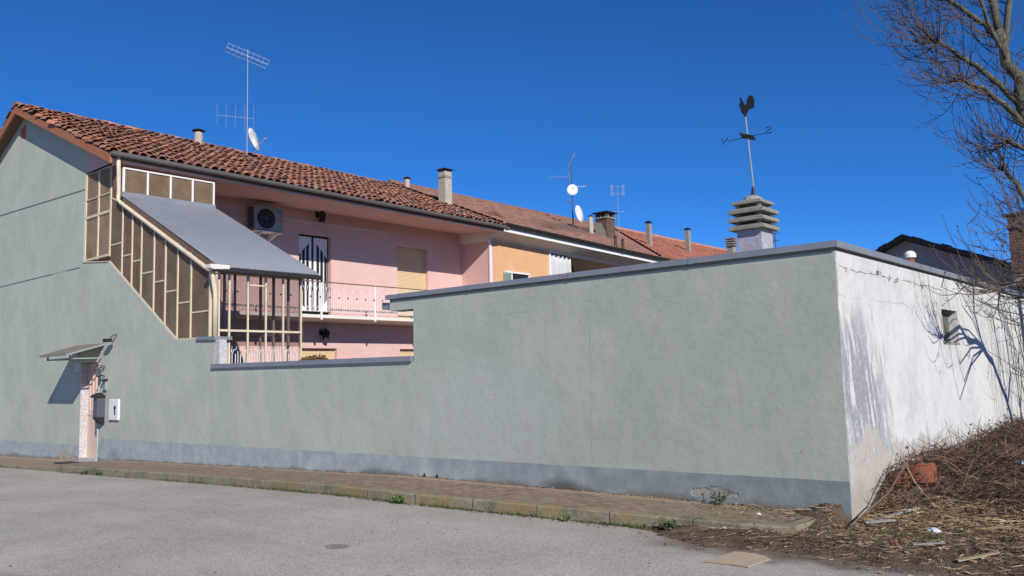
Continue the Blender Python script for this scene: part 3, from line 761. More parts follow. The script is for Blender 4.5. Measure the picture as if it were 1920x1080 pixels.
# curtain in the loggia
b = MB(); ys = span(17.86, 19.2, 0.03); vs = []
for z, k in ((3.6, 1.3), (5.0, 1.15), (6.2, 1.0), (6.55, 1.0)):
    for y in ys: vs.append((-21.22 + 0.055 * k * math.sin(y * 21) + 0.03 * math.sin(y * 47 + z), y, z - (0.03 * (y - 17.8) if z > 6.3 else 0)))
n_ = len(ys); b.add(vs, [(j * n_ + i, j * n_ + i + 1, (j + 1) * n_ + i + 1, (j + 1) * n_ + i) for j in range(3) for i in range(n_ - 1)])
cu = b.build('curtain', plain('white_curtain', (0.5, 0.5, 0.5), 0.9, 0.06), origin=(-21.2, 18.5, 3.6), smooth=True); cu.modifiers.new('solid', 'SOLIDIFY').thickness = 0.006
tag(cu, 'white gathered curtain hanging in the open loggia of the orange house', 'curtain')
L = thing('hanging_lamp', (-21.9, 20.2, 5.9), 'small dark pendant lamp hanging under the white loggia ceiling', 'lamp')
MB().tube([(-21.9, 20.2, 6.55), (-21.9, 20.2, 6.3)], 0.012, 5).build('cord', 'black', L)
MB().lathe((-21.9, 20.2, 6.12), [(0.02, 0.2), (0.09, 0.1), (0.07, 0)], 8).build('lamp_shade', 'black', L)

# ---- red-roofed house
RH = thing('red_roofed_house', (-24, 40, -0.6), 'long house with orange-red tiled roof farthest along the row', 'house')
MB().box(-31, -21.2, 31.2, 52, -0.6, 6.6).build('wall', 'offwhite', RH)
fe3 = lambda y: 7.05; fr3 = lambda y: 9.9
r3 = wavy_roof(25.45, 53, 53, red, fe3, fr3, y0r=31.05, pitchy=0.3, rows=16).build('roof', 'tile2', RH)
b = MB()
vs = [(-20.5, 25.45, 7.05), (-20.5, 53, 7.05), (-26.9, 53, 9.9), (-26.9, 31.05, 9.9)]
b.hull8([(x, y, z - 0.12) for x, y, z in vs], [(x, y, z - 0.01) for x, y, z in vs])
vs = [(-26.9, 31.05, 9.9), (-26.9, 53, 9.9), (-33.3, 53, 7.0), (-33.3, 31.05, 7.0)]
b.hull8([(x, y, z - 0.12) for x, y, z in vs], [(x, y, z) for x, y, z in vs]); b.build('roof_deck', 'wood', r3)
b = MB(); b.tint = (0.42, 0.2, 0.13); b.tube([(-26.9, y, 9.92 + 0.012 * math.sin(y * 6)) for y in span(31.05, 53, 0.4)], 0.14, 8); b.build('ridge_tiles', 'tile2', r3)

# ---- garden wall
def zp(x): return zpave(x)
G = thing('garden_wall', (-16, 0.15, -0.1), 'green rendered street wall stepping down from the house with low dip in the middle', 'wall')
b = MB()
out = [(-22.7, -1), (-22.62, -1), (-22.62, 2.22), (-21.55, 2.22), (-21.55, -1), (-9.95, -1), (-9.95, 1.90), (-16.08, 1.93), (-16.08, 2.53),
       (-17.72, 2.60), (-21.17, 4.70), (-22.6, 4.84), (-22.7, 4.85)]
b.prism([(-22.7, -1), (-22.62, -1), (-22.62, 4.842), (-22.7, 4.85)], 'y', 0, 0.3)
b.prism([(-22.62, 2.22), (-21.55, 2.22), (-21.55, 4.737), (-22.62, 4.842)], 'y', 0, 0.3)
b.prism([(-21.55, -1), (-9.99, -1), (-9.99, 1.90), (-16.08, 1.93), (-16.08, 2.53), (-17.72, 2.60), (-21.17, 4.70), (-21.55, 4.737)], 'y', 0, 0.3)
b.build('wall', 'green', G)
def coping(parent, x0, x1, z0, z1, y0=-0.045, y1=0.36, th=0.07, name='coping'):
    lo = [(x0, y0, z0), (x1, y0, z1), (x1, y1, z1), (x0, y1, z0)]
    b = MB().hull8(lo, [(p[0], p[1], p[2] + th) for p in lo])
    n = int((x1 - x0) / 2.0)
    for k in range(1, n + 1):                          # lapped sheet joints
        x = x0 + (x1 - x0) * k / (n + 1) + 0.1 * math.sin(k * 7); z = lerp(z0, z1, (x - x0) / (x1 - x0))
        b.box(x - 0.03, x + 0.03, y0 - 0.004, y1 + 0.003, z - 0.003, z + th + 0.004)
    return b.build(name, 'coping', parent)
coping(G, -16.14, -10.02, 1.932, 1.902, th=0.085)
coping(G, -16.75, -16.0, 2.55, 2.52, th=0.07)
MB().box(-16.06, -15.88, 0.0, 0.16, 2.02, 2.52).build('pillar_stub', 'marble', G)
MB().prism([(-21.3, 4.73), (-22.69, 4.87), (-22.69, 4.84), (-21.2, 4.70)], 'y', -0.02, 0.31).build('sill', 'cream', G)

# street door in the garden wall
D = thing('street_door', (-22.1, 0.3, -0.2), 'narrow salmon street door with white marble jamb set in the green wall', 'door')
MB().box(-22.619, -22.58, -0.02, 0.22, -0.22, 2.2).build('jamb', 'marble', D)
MB().box(-21.59, -21.552, -0.015, 0.22, -0.22, 2.2).build('jamb', 'marble', D)
MB().box(-22.58, -21.59, -0.03, 0.3, -0.3, -0.17).build('threshold', 'marble', D)
b = MB().box(-22.58, -21.59, 0.17, 0.21, -0.17, 2.2)
for k in range(5): b.box(-22.48 + k * 0.18, -22.43 + k * 0.18, 0.15, 0.17, 1.0, 2.1)
b.box(-22.56, -21.62, 0.155, 0.17, 0.88, 0.94); b.build('door_leaf', 'doorpink', D)
A = thing('door_awning', (-22.1, 0, 2.6), 'tilted brown sheet awning on a metal frame above the street door', 'awning')
lo = [(-22.95, 0.0, 2.68), (-21.3, 0.0, 2.66), (-21.3, -0.9, 2.40), (-22.95, -0.9, 2.40)]
MB().hull8(lo, [(p[0], p[1], p[2] + 0.018) for p in lo]).build('canopy_sheet', plain('brown_awning_sheet', (0.20, 0.16, 0.125), 0.5, 0.1), A)
b = MB()
b.bar((-22.95, -0.88, 2.385), (-21.3, -0.88, 2.385), 0.03); b.bar((-21.3, 0, 2.645), (-21.3, -0.9, 2.385), 0.035); b.bar((-22.95, 0, 2.665), (-22.95, -0.9, 2.385), 0.03)
b.bar((-22.8, -0.75, 2.30), (-21.45, -0.75, 2.30), 0.035)
for x in (-22.8, -21.45): b.bar((x, 0, 2.32), (x, -0.77, 2.30), 0.03); b.bar((x, 0, 2.32), (x, 0, 2.62), 0.03); b.bar((x, -0.75, 2.30), (x, -0.75, 2.42), 0.03)
b.build('bracket', 'wingreen', A)
N = thing('house_number_plate', (-22.85, 0, 2.1), 'small white number plate beside the top of the street door', 'plate')
MB().box(-22.95, -22.76, -0.015, 0.0, 2.02, 2.23).build('plate', 'white', N)
MB().tube([(-22.82, -0.018, 2.19), (-22.88, -0.018, 2.19), (-22.88, -0.018, 2.13), (-22.83, -0.018, 2.12), (-22.83, -0.018, 2.07), (-22.88, -0.018, 2.06)], 0.008, 4).build('figure', 'black', N)
X = thing('mailbox', (-21.25, -0.1, 1.0), 'dark grey metal mailbox with flared lid on the wall by the street door', 'mailbox')
MB().box(-21.42, -21.18, -0.19, -0.0, 0.86, 1.34).build('case', 'darkgrey', X, bevel=0.01)
MB().prism([(-0.25, 1.34), (0.0, 1.34), (0.0, 1.38), (-0.10, 1.46), (-0.25, 1.39)], 'x', -21.44, -21.16).build('lid', 'black', X)
MB().prism([(-0.20, 0.86), (-0.0, 0.86), (-0.0, 0.68), (-0.12, 0.72)], 'x', -21.38, -21.2).build('newspaper_tray', 'black', X)
X = thing('intercom', (-21.2, 0, 1.55), 'small dark intercom with hood just above the mailbox', 'intercom')
MB().box(-21.24, -21.08, -0.05, 0.0, 1.52, 1.74).build('panel', 'wingreen', X); MB().prism([(-0.12, 1.74), (0.0, 1.74), (0.0, 1.80)], 'x', -21.26, -21.06).build('hood', 'black', X)
X = thing('wrought_lantern', (-21.3, 0, 2.0), 'scrolled dark iron lantern on the wall beside the awning bracket', 'lantern')
b = MB(); b.tube([(-21.25, 0, 1.86), (-21.25, -0.12, 1.9), (-21.25, -0.17, 2.0), (-21.25, -0.12, 2.08), (-21.25, -0.02, 2.06)], 0.014, 6)
b.tube([(-21.25, 0, 2.1), (-21.25, -0.2, 2.14), (-21.25, -0.24, 2.04)], 0.012, 6); b.build('scroll', 'black', X)
MB().lathe((-21.25, -0.16, 1.84), [(0.03, 0), (0.055, 0.03), (0.065, 0.16), (0.08, 0.18), (0.02, 0.25)], 6).build('lamp_body', 'darkgrey', X)
X = thing('meter_cabinet', (-20.65, 0, 1.0), 'white metal meter cabinet with black latch on the green wall', 'cabinet')
MB().box(-20.86, -20.36, -0.05, 0.0, 0.80, 1.30).build('case', 'white', X, bevel=0.012)
b = MB().lathe((-20.52, -0.05, 1.10), [(0.045, 0.0), (0.045, 0.012)], 12, (0, -1, 0)).box(-20.54, -20.50, -0.062, -0.05, 0.93, 1.08); b.build('latch', 'black', X)
X = thing('wall_camera', (-20.7, -0.1, 2.75), 'small black security light on a short arm above the cabinet', 'camera')
MB().tube([(-20.62, 0, 2.86), (-20.6, -0.1, 2.84), (-20.66, -0.16, 2.76)], 0.015, 6).build('arm', 'darkgrey', X)
MB().box(-20.86, -20.62, -0.24, -0.10, 2.68, 2.76).build('head', 'black', X, bevel=0.01)
X = MB().box(-22.35, -21.6, -0.72, -0.32, zp(-22) + 0.004, zp(-22) + 0.02).build('doormat', 'mat', origin=(-22, -0.5, zp(-22))); tag(X, 'dark rectangular doormat on the pavement outside the street door', 'doormat')

# ---- glazed stair enclosure
E = thing('stair_enclosure', (-18.3, 1, 2.0), 'glazed cream-framed lean-to over the outside stair with grey corrugated roof', 'lean-to')
def zt(x): return 6.20 - (x + 20.71) * (6.20 - 4.07) / (20.71 - 16.27)     # top rail line
def zb(x): return 2.60 + max(0.0, (-17.72 - x)) * (4.70 - 2.60) / (21.17 - 17.72)
def xbar(b, x, z0, z1, y=0.03, w=0.05): b.box(x - w / 2, x + w / 2, y - 0.03, y + 0.03, z0, z1)
Lf = MB(); XL, XM, XN = -22.64, -21.87, -21.17
for x in (XL, XM, XN): xbar(Lf, x, 4.84 + (-x - 22.7) * -0.07 * -1 * 0 - 0.0, 7.19, w=0.055)
for z in (6.0, 5.99 + 0.48): Lf.box(XL, XN, 0.002, 0.058, z - (0.035 if z < 6.2 else 0.012), z + (0.035 if z < 6.2 else 0.012))
Lf.box(XL, XN, 0.0, 0.06, 7.17, 7.215); Lf.box(XL, XN, 0.001, 0.059, 4.86, 4.91)
Lf.build('side_frame', 'cream', E)
for xa, xb in ((XL, XM), (XM, XN)):
    MB().box(xa + 0.027, xb - 0.027, 0.025, 0.033, 4.86, 7.18).build('frosted_pane', 'frost_backlit', E)
bars = [-21.17, -20.47, -19.94, -19.45, -18.81, -18.26, -17.69, -17.1, -16.31]
tr = [5.11, 4.76, 4.57, 4.23, 3.97, 3.70, 3.40, 3.15]
f = MB()
for i, x in enumerate(bars):
    top = zt(x) if x > -20.8 else 7.19
    if i: xbar(f, x, zb(x), top, w=0.042)
for i, z in enumerate(tr): f.bar((bars[i] + .02, 0.03, z), (bars[i + 1] - .02, 0.03, z), 0.034)
f.bar((-21.17, 0.03, 4.72), (-17.72, 0.03, 2.62), 0.04); f.bar((-17.72, 0.03, 2.60), (-16.25, 0.03, 2.58), 0.04)
f.bar((-20.75, 0.03, 6.22), (-20.75, 0.03, 7.15), 0.05); f.bar((-21.17, 0.03, 6.33), (-20.7, 0.03, 6.15), 0.035)
f.build('stair_side_frame', 'cream', E)
for i in range(8):
    xa, xb = bars[i] + 0.021, bars[i + 1] - 0.021
    ta = zt(xa) if i else 6.3; poly = [(xa, zb(xa)), (xb, zb(xb)), (xb, zt(xb)), (xa, ta)]
    MB().prism(poly, 'y', 0.025, 0.033).build('frosted_pane', 'frost', E)
MB().prism([(-21.14, 6.33), (-20.78, 6.2), (-20.78, 7.17), (-21.14, 7.17)], 'y', 0.025, 0.033).build('frosted_pane', 'frost', E)
MB().prism([(-20.6, 6.10), (-16.2, 4.0), (-16.2, 4.13), (-20.45, 6.22)], 'y', 0.005, 0.055).build('edge_board', 'wood', E)
# front glazing at x=-16.1
ys_ = [0.10, 0.34, 0.78, 1.22, 1.66, 2.13]; f = MB()
for y in ys_: f.box(-16.12, -16.08, y - 0.018, y + 0.018, 2.0, 3.97)
f.box(-16.125, -16.075, 0.08, 2.15, 2.70, 2.745); f.box(-16.125, -16.075, 0.08, 2.15, 3.93, 3.98); f.box(-16.122, -16.078, 0.08, 2.15, 1.99, 2.02)
f.box(-16.12, -16.08, 0.78, 1.22, 3.70, 3.73)
f.build('front_frame', 'cream', E)
for y0, y1 in zip(ys_, ys_[1:]):
    MB().box(-16.104, -16.098, y0 + 0.024, y1 - 0.024, 2.745, 3.93).build('pane', 'pane', E)
    MB().box(-16.104, -16.098, y0 + 0.024, y1 - 0.024, 2.40, 2.70).build('pane', 'pane', E)
b = MB(); ornament(b, 0.12, 2.1, 1.86, 2.40, -16.2, r=0.009, mod=0.33); b.build('stair_railing', 'white', E)
# rear side posts, stair and its soffit
f = MB()
for x in (-16.13, -16.6, -17.2, -17.75, -18.3, -18.9, -19.4, -20.5):
    f.box(x - 0.025, x + 0.025, 2.11, 2.16, 1.2, 4.0 + (-16.1 - x) * 0.51)
f.box(-20.5, -16.15, 2.12, 2.15, 2.70, 2.74)
f.bar((-20.5, 2.13, 6.2), (-16.1, 2.13, 3.98), 0.05)
f.bar((-16.3, 1.0, 4.02), (-20.5, 1.0, 6.15), 0.05)
f.build('rear_frame', 'cream', E)
b = MB()
for k in range(22):
    x1 = -15.3 - k * 0.275; z = -0.1 + (k + 1) * 0.17
    b.box(x1 - 0.275, x1, 0.32, 1.6, z - 0.35, z)
b.box(-22.69, -21.36, 0.32, 1.6, 3.45, 3.655); b.build('stair', 'concrete', E)
# corrugated roof
ys = span(0.0, 2.52, 0.0165); xs = [-20.5, -18.3, -15.93]
b = MB(); vs = []
for d in (0.0, 0.012):
    for x in xs:
        for y in ys: vs.append((x, y, 6.27 - (x + 20.5) * (6.27 - 4.05) / (20.5 - 15.93) - d + 0.02 * math.sin(y * 2 * math.pi / 0.076)))
n_ = len(ys)
fs = [(o + j * n_ + i, o + j * n_ + i + 1, o + (j + 1) * n_ + i + 1, o + (j + 1) * n_ + i) for o in (0, 3 * n_) for j in range(2) for i in range(n_ - 1)]
fs += [(2 * n_ + i, 2 * n_ + i + 1, 5 * n_ + i + 1, 5 * n_ + i) for i in range(n_ - 1)]
b.add(vs, fs); b.build('corrugated_roof', 'sheet', E, smooth=True)
MB().prism([(-0.14, 3.93), (2.55, 3.93), (2.55, 4.03), (-0.14, 4.03)], 'x', -15.98, -15.86).build('roof_gutter', 'blackgutter', E, bevel=0.01)
MB().prism([(-0.24, 3.98), (-0.15, 3.96), (0.2, 3.985), (0.2, 4.07), (-0.24, 4.07)], 'x', -16.05, -15.83).build('gutter_end', 'offwhite', E, bevel=0.015)
# clerestory
f = MB()
for k in range(5):
    y = 0.02 + k * 0.6; f.box(-20.53, -20.47, y - 0.022, y + 0.022, 6.36, 6.95)
f.box(-20.53, -20.47, 0.0, 2.44, 6.95, 6.985); f.build('clerestory_frame', 'white', E)
MB().box(-20.53, -20.44, -0.02, 2.46, 6.24, 6.365).build('flashing', 'coping', E)
for k in range(4): MB().box(-20.505, -20.495, 0.042 + k * 0.6, 0.598 + k * 0.6, 6.365, 6.95).build('frosted_pane', 'frost', E)
# downpipe
P = thing('downpipe', (-20.6, -0.05, 2.6), 'cream rusting downpipe running from the roof gutter down the slope of the stair glazing', 'pipe')
MB().tube([(-20.50, -0.12, 7.30), (-20.55, -0.08, 6.9), (-20.63, -0.03, 6.4), (-20.66, -0.03, 6.18), (-20.5, -0.03, 6.08), (-16.4, -0.03, 4.06), (-16.22, -0.04, 4.0)], 0.05, 10).build('upper_pipe', 'cream', P, smooth=True)
MB().tube([(-16.0, -0.10, 3.99), (-16.02, -0.09, 3.9), (-16.06, 0.0, 3.5), (-16.06, 0.0, 2.59)], 0.055, 10).build('lower_pipe', 'cream', P, smooth=True)

# ---- air conditioner, lamps, duct on the pink facade
AC = thing('air_conditioner', (-22.5, 5.3, 6.1), 'white outdoor air conditioner unit with round fan grille bracketed high on the pink facade', 'air conditioner')
MB().box(-22.55, -22.2, 4.72, 5.72, 6.22, 6.98).build('case', 'acwhite', AC, bevel=0.012)
b = MB().lathe((-22.198, 5.13, 6.58), [(0.31, 0.0), (0.31, 0.014), (0.29, 0.016)], 28, (1, 0, 0)); g = b.build('fan_grille', 'glass', AC)
b = MB()
for k in range(1, 6):
    r_ = 0.055 * k; b.tube([(-22.178, 5.13 + r_ * math.cos(a * math.pi / 12), 6.58 + r_ * math.sin(a * math.pi / 12)) for a in range(25)], 0.0035, 3)
b.lathe((-22.18, 5.13, 6.58), [(0.05, 0.0), (0.05, 0.012)], 12, (1, 0, 0)); b.build('grille_wire', 'darkgrey', g)
b = MB()
for k in range(14): b.box(-22.52, -22.24, 4.712, 4.72, 6.28 + k * 0.047, 6.305 + k * 0.047)
b.build('side_fins', 'black', AC)
MB().box(-22.2, -22.195, 5.48, 5.68, 6.80, 6.88).build('blue_label', 'acblue', AC)
MB().box(-22.58, -22.17, 4.74, 5.70, 6.17, 6.2).build('drip_tray', 'white', AC)
for y in (4.95, 5.5): MB().prism([(-22.7, 6.16), (-22.17, 6.16), (-22.17, 6.12), (-22.64, 5.95), (-22.7, 5.95)], 'y', y - 0.025, y + 0.025).build('bracket', 'white', AC)
DU = MB().box(-22.7, -22.66, 5.75, 10.3, 6.74, 6.81).box(-22.7, -22.665, 2.5, 4.7, 6.58, 6.62).build('cable_duct', plain('pinkish_white_plastic', (0.62, 0.50, 0.47), 0.6, 0.03), origin=(-22.68, 7, 6.7))
tag(DU, 'slim pale cable duct running along the pink facade from the air conditioner', 'cable duct')
def wall_lantern(y, z, label, up):
    t = thing('wall_lantern', (-22.7, y, z), label, 'lantern', 'lanterns on the pink facade')
    b = MB()
    if up: b.tube([(-22.7, y, z - 0.1), (-22.58, y, z - 0.14), (-22.5, y, z - 0.08)], 0.014, 6)
    else: b.tube([(-22.7, y - .08, z + 0.14), (-22.6, y - .05, z + 0.2), (-22.5, y, z + 0.12)], 0.014, 6)
    b.box(-22.7, -22.67, y - 0.12, y - 0.02, z - 0.02, z + 0.18); b.build('arm', 'black', t)
    MB().lathe((-22.5, y, z - 0.14), [(0.075, 0), (0.11, 0.2)], 6).build('lamp_glass', 'glass', t)
    b = MB().lathe((-22.5, y, z + 0.06), [(0.15, 0), (0.06, 0.09), (0.02, 0.14)], 6)
    for k in range(6):
        a = k * math.pi / 3; b.tube([(-22.5 + .08 * math.cos(a), y + .08 * math.sin(a), z - .14), (-22.5 + .115 * math.cos(a), y + .115 * math.sin(a), z + .07)], 0.01, 4)
    b.lathe((-22.5, y, z - 0.17), [(0.09, 0), (0.085, 0.03)], 6)
    b.build('lamp_roof', 'black', t)
wall_lantern(7.42, 6.98, 'black lantern under the eaves above the balcony door', True)
wall_lantern(7.56, 3.1, 'black lantern under the balcony slab on the pink ground floor', False)

# ---- green garage building
GB = thing('flat_roofed_garage', (-6.6, 4, 0), 'long low green garage with white weathered side wall and grey coping', 'garage')
b = MB(); b.box(-9.99, -3.25 - 0.002, 0.0, 0.3, -1, 2.90); b.box(-10.56, -9.99, 0.0, 0.3, 2.74, 2.93 - 0.03)
b.box(-9.99, -9.7, 0.3, 12, -1, 2.9); b.build('front_wall', 'green', GB)
b = MB(); wall_grid(b, 'x', -3.55, -3.25, (0.003, 12.5), (-1, 2.90), [(4.10, 4.98, 1.96, 2.44)])
b.box(-9.99, -3.55, 12.2, 12.5, -1, 2.9)
b.build('side_wall', 'white_wall', GB)
MB().box(-10.56, -3.26, 0.01, 12.45, 2.90, 2.93).build('roof_slab', 'concrete', GB)
coping(GB, -10.62, -3.205, 2.932, 2.932, -0.045, 0.32, th=0.072)
b = MB().box(-3.56, -3.205, 0.321, 12.6, 2.932, 3.003)
for y in (2.2, 4.3, 6.3, 8.4, 10.4): b.box(-3.563, -3.201, y - 0.03, y + 0.03, 2.929, 3.007)
b.build('coping', 'coping', GB)
MB().box(-10.66, -10.3, 0.321, 12.6, 2.932, 3.03).build('coping', 'coping', GB)
MB().prism([(-10.78, 2.78), (-10.58, 2.78), (-10.58, 2.88), (-10.78, 2.90)], 'y', 0.02, 12).build('edge_gutter', 'coping', GB)
w = MB().box(-3.40, -3.35, 4.10, 4.14, 1.962, 2.44).box(-3.40, -3.35, 4.50, 4.56, 1.962, 2.44).box(-3.40, -3.35, 4.14, 4.98, 2.40, 2.44).box(-3.5, -3.245, 4.08, 5.0, 1.93, 1.962)
w = w.build('small_window', 'concrete', GB)
MB().box(-3.39, -3.375, 4.14, 4.98, 1.962, 2.40).build('pane', 'inner', w)
MB().box(-3.372, -3.35, 4.14, 4.50, 2.16, 2.19).build('cross_bar', 'wood', w)
# rubble stub at the foot of the wall
V = thing('wall_foot_vents', (-9.7, -0.02, 0.12), 'two small dark gaps at the foot of the grey repair patch', 'vent')
for x in (-9.78, -9.5): MB().prism([(x - 0.04, 0.09), (x + 0.04, 0.09), (x + 0.01, 0.165)], 'y', -0.012, 0.0).build('gap', 'black', V)

# ---- big chimney on the garage with weathervane
CH = thing('louvred_chimney', (-5.6, 3.2, 2.93), 'silver-painted chimney with stacked concrete louvre slabs on the garage roof', 'chimney')
cx, cyy = -5.615, 3.2
MB().box(-5.81, -5.41, 3.0, 3.4, 2.93, 3.83).build('shaft', 'silver', CH)
def slab(z, h, th=0.05, t2=0.05):
    def loop(hh, zz): return [(cx - hh, cyy - hh, zz), (cx + hh, cyy - hh, zz), (cx + hh, cyy + hh, zz), (cx - hh, cyy + hh, zz)]
    b = MB().hull8(loop(h, z), loop(h, z + th)); b.hull8(loop(h, z + th), loop(h * 0.62, z + th + t2))
    return b.build('louvre_slab', 'concrete', CH, bevel=0.008)
for z in (3.785, 3.915, 4.045): slab(z, 0.29, 0.06, 0.04)
b = MB()
for sx_ in (-1, 1):
    for sy_ in (-1, 1): b.box(cx + sx_ * 0.17 - 0.03, cx + sx_ * 0.17 + 0.03, cyy + sy_ * 0.17 - 0.03, cyy + sy_ * 0.17 + 0.03, 3.83, 4.25)
b.box(cx - 0.1, cx + 0.1, cyy - 0.1, cyy + 0.1, 3.83, 4.2); b.build('louvre_posts', 'concrete', CH)
slab(4.19, 0.245, 0.045, 0.03)
MB().lathe((cx, cyy, 4.26), [(0.17, 0), (0.14, 0.05), (0.07, 0.085), (0.02, 0.095)], 12).build('cap_mortar', 'concrete', CH)
W = thing('weathervane', (cx + 0.02, cyy, 4.34), 'black rooster weathervane with compass letters on a leaning pole atop the louvred chimney', 'weathervane')
PT = Vector((-5.66, 3.2, 5.63)); PB = Vector((cx + 0.035, cyy, 4.33)); PM = PB.lerp(PT, 0.745)
MB().tube([PB, PT], 0.014, 8).build('pole', 'alu', W)
b = MB().tube([PB, PB.lerp(PT, 0.12) + Vector((-.0, 0, 0))], 0.026, 8)
b.tube([PB + Vector((-0.07, 0, -0.02)), PB + Vector((-0.015, 0, 0.17))], 0.014, 5); b.tube([PB + Vector((-0.2, 0, -0.05)), PB + Vector((-0.17, 0, 0.0)), PB + Vector((-0.05, 0, 0.0))], 0.012, 5); b.build('pole_socket', 'darkgrey', W)
b = MB(); b.tube([PM + Vector((-0.33, 0, 0)), PM + Vector((0.30, 0, 0.0))], 0.006, 5)
b.add([PM + Vector(v) for v in ((-0.1, 0, 0), (0, -0.30, 0), (0.1, 0, 0), (0, 0.30, 0), (-0.1, 0, .008), (0, -0.30, .008), (0.1, 0, .008), (0, 0.30, .008))], [(3, 2, 1, 0), (4, 5, 6, 7), (0, 1, 5, 4), (1, 2, 6, 5), (2, 3, 7, 6), (3, 0, 4, 7)])
b.build('compass_arms', 'black', W)
def strokes(pts, c, s): return [c + Vector((p[0] * s, 0, p[1] * s)) for p in pts]
b = MB(); b.tube(strokes([(-.5, .55), (-.5, -.5), (.5, .5), (.5, -.5)], PM + Vector((-0.39, 0, 0.01)), 0.09), 0.008, 4); b.build('letter_n', 'black', W)
b = MB(); b.tube(strokes([(-.5, .4), (-.2, .55), (.35, .5), (.45, .2), (0, 0), (-.45, -.2), (-.4, -.5), (0, -.55), (.5, -.5)], PM + Vector((0.355, 0, 0.04)), 0.09), 0.008, 4); b.build('letter_s', 'black', W)
cock = [(-.30, .62), (-.22, .80), (-.27, .92), (-.24, 1.02), (-.17, 1.0), (-.13, .85), (-.05, .70), (.0, .58), (.07, .53), (.10, .62), (.14, .82), (.24, .97), (.36, 1.0), (.46, .93), (.52, .78), (.53, .6), (.5, .4), (.47, .26), (.42, .34), (.37, .27), (.28, .3), (.18, .22), (.07, .06), (.03, -.1), (-.03, -.1), (-.08, .05), (-.2, .22), (-.25, .38), (-.24, .52), (-.29, .55)]
c0 = PT + Vector((0.0, 0, 0.0))
MB().prism([(c0.x + p[0] * 0.31, c0.z + 0.02 + p[1] * 0.31) for p in cock], 'y', c0.y - 0.004, c0.y + 0.004).build('rooster', 'black', W)
X = thing('roof_bolt', (-4.6, 0.6, 3.03), 'small bent metal hook on the coping right of the louvred chimney', 'hook')
MB().tube([(-4.3, 1.2, 2.93), (-4.31, 1.2, 3.14), (-4.26, 1.2, 3.17)], 0.012, 5).build('hook', 'darkgrey', X)
X = thing('mushroom_vent', (-3.9, 6.2, 2.93), 'little terracotta vent pot with white cap behind the side coping', 'vent')
MB().lathe((-4.25, 6.4, 2.93), [(0.08, 0), (0.08, 0.50), (0.06, 0.56)], 12).build('pot', 'terracotta', X)
MB().lathe((-4.25, 6.4, 3.48), [(0.06, 0), (0.10, 0.02), (0.10, 0.08), (0.06, 0.13), (0.02, 0.14)], 12).build('cap', 'white', X)

# ---- dark-roofed house at the right
RT = Vector((0.893, -0.45, 0)); RN = Vector((-0.45, -0.893, 0)); R0 = Vector((-7.6, 18, 0))
DH = thing('dark_roofed_house', (-6, 20, 0), 'grey-white gabled house with dark mossy roof behind the garage', 'house')
RBK = Vector((-0.15, 0.989, 0))
def rp(t, d, z): p = R0 + RT * t + RBK * d; return (p.x, p.y, z)
AP = 5.62; sL, sR = 0.30, 0.385
def gz(t): return AP + sL * t if t < 0 else AP - sR * t
pol = [(-1.0, -0.5), (6.5, -0.5), (6.5, gz(6.5) - 0.15), (0, AP - 0.15), (-1.0, gz(-1.0) - 0.15)]
b = MB(); n = len(pol); b.add([rp(t, 0.3, z) for t, z in pol] + [rp(t, 8, z) for t, z in pol], [tuple(range(n)), tuple(range(2 * n - 1, n - 1, -1))] + [(i, i + n, (i + 1) % n + n, (i + 1) % n) for i in range(n)])
b.build('wall', 'greywash', DH)
b = MB()
for t0, t1 in ((-1.35, 0), (0, 6.8)):
    k = max(1, int((t1 - t0) / 0.33))
    for i in range(k):
        a, c = lerp(t0, t1, i / k), lerp(t0, t1, (i + 1) / k); j = rnd.uniform(-0.012, 0.015)
        b.tint = None
        lo = [rp(a, 0, gz(a) - 0.14 + j), rp(c, 0, gz(c) - 0.14 + j), rp(c, 8.2, gz(c) - 0.14), rp(a, 8.2, gz(a) - 0.14)]
        b.hull8(lo, [(p[0], p[1], p[2] + 0.15 + rnd.uniform(0, 0.03)) for p in lo])
b.build('roof', 'dome', DH)
BC = thing('brick_chimney', (-4.1, 16.3, 3.8), 'old brick chimney with open slots under a thin cap beside the bare tree', 'chimney')
b = MB().box(-4.40, -3.66, 15.9, 16.6, 3.6, 5.12); b.box(-4.43, -3.63, 15.86, 16.64, 5.12, 5.2)
for x in (-4.40, -3.88): b.box(x, x + 0.2, 15.9, 16.1, 5.2, 5.46); b.box(x, x + 0.2, 16.4, 16.6, 5.2, 5.46)
b.build('shaft', 'brick', BC); MB().box(-4.5, -3.5, 15.78, 16.72, 5.46, 5.51).build('cap', 'dome', BC)

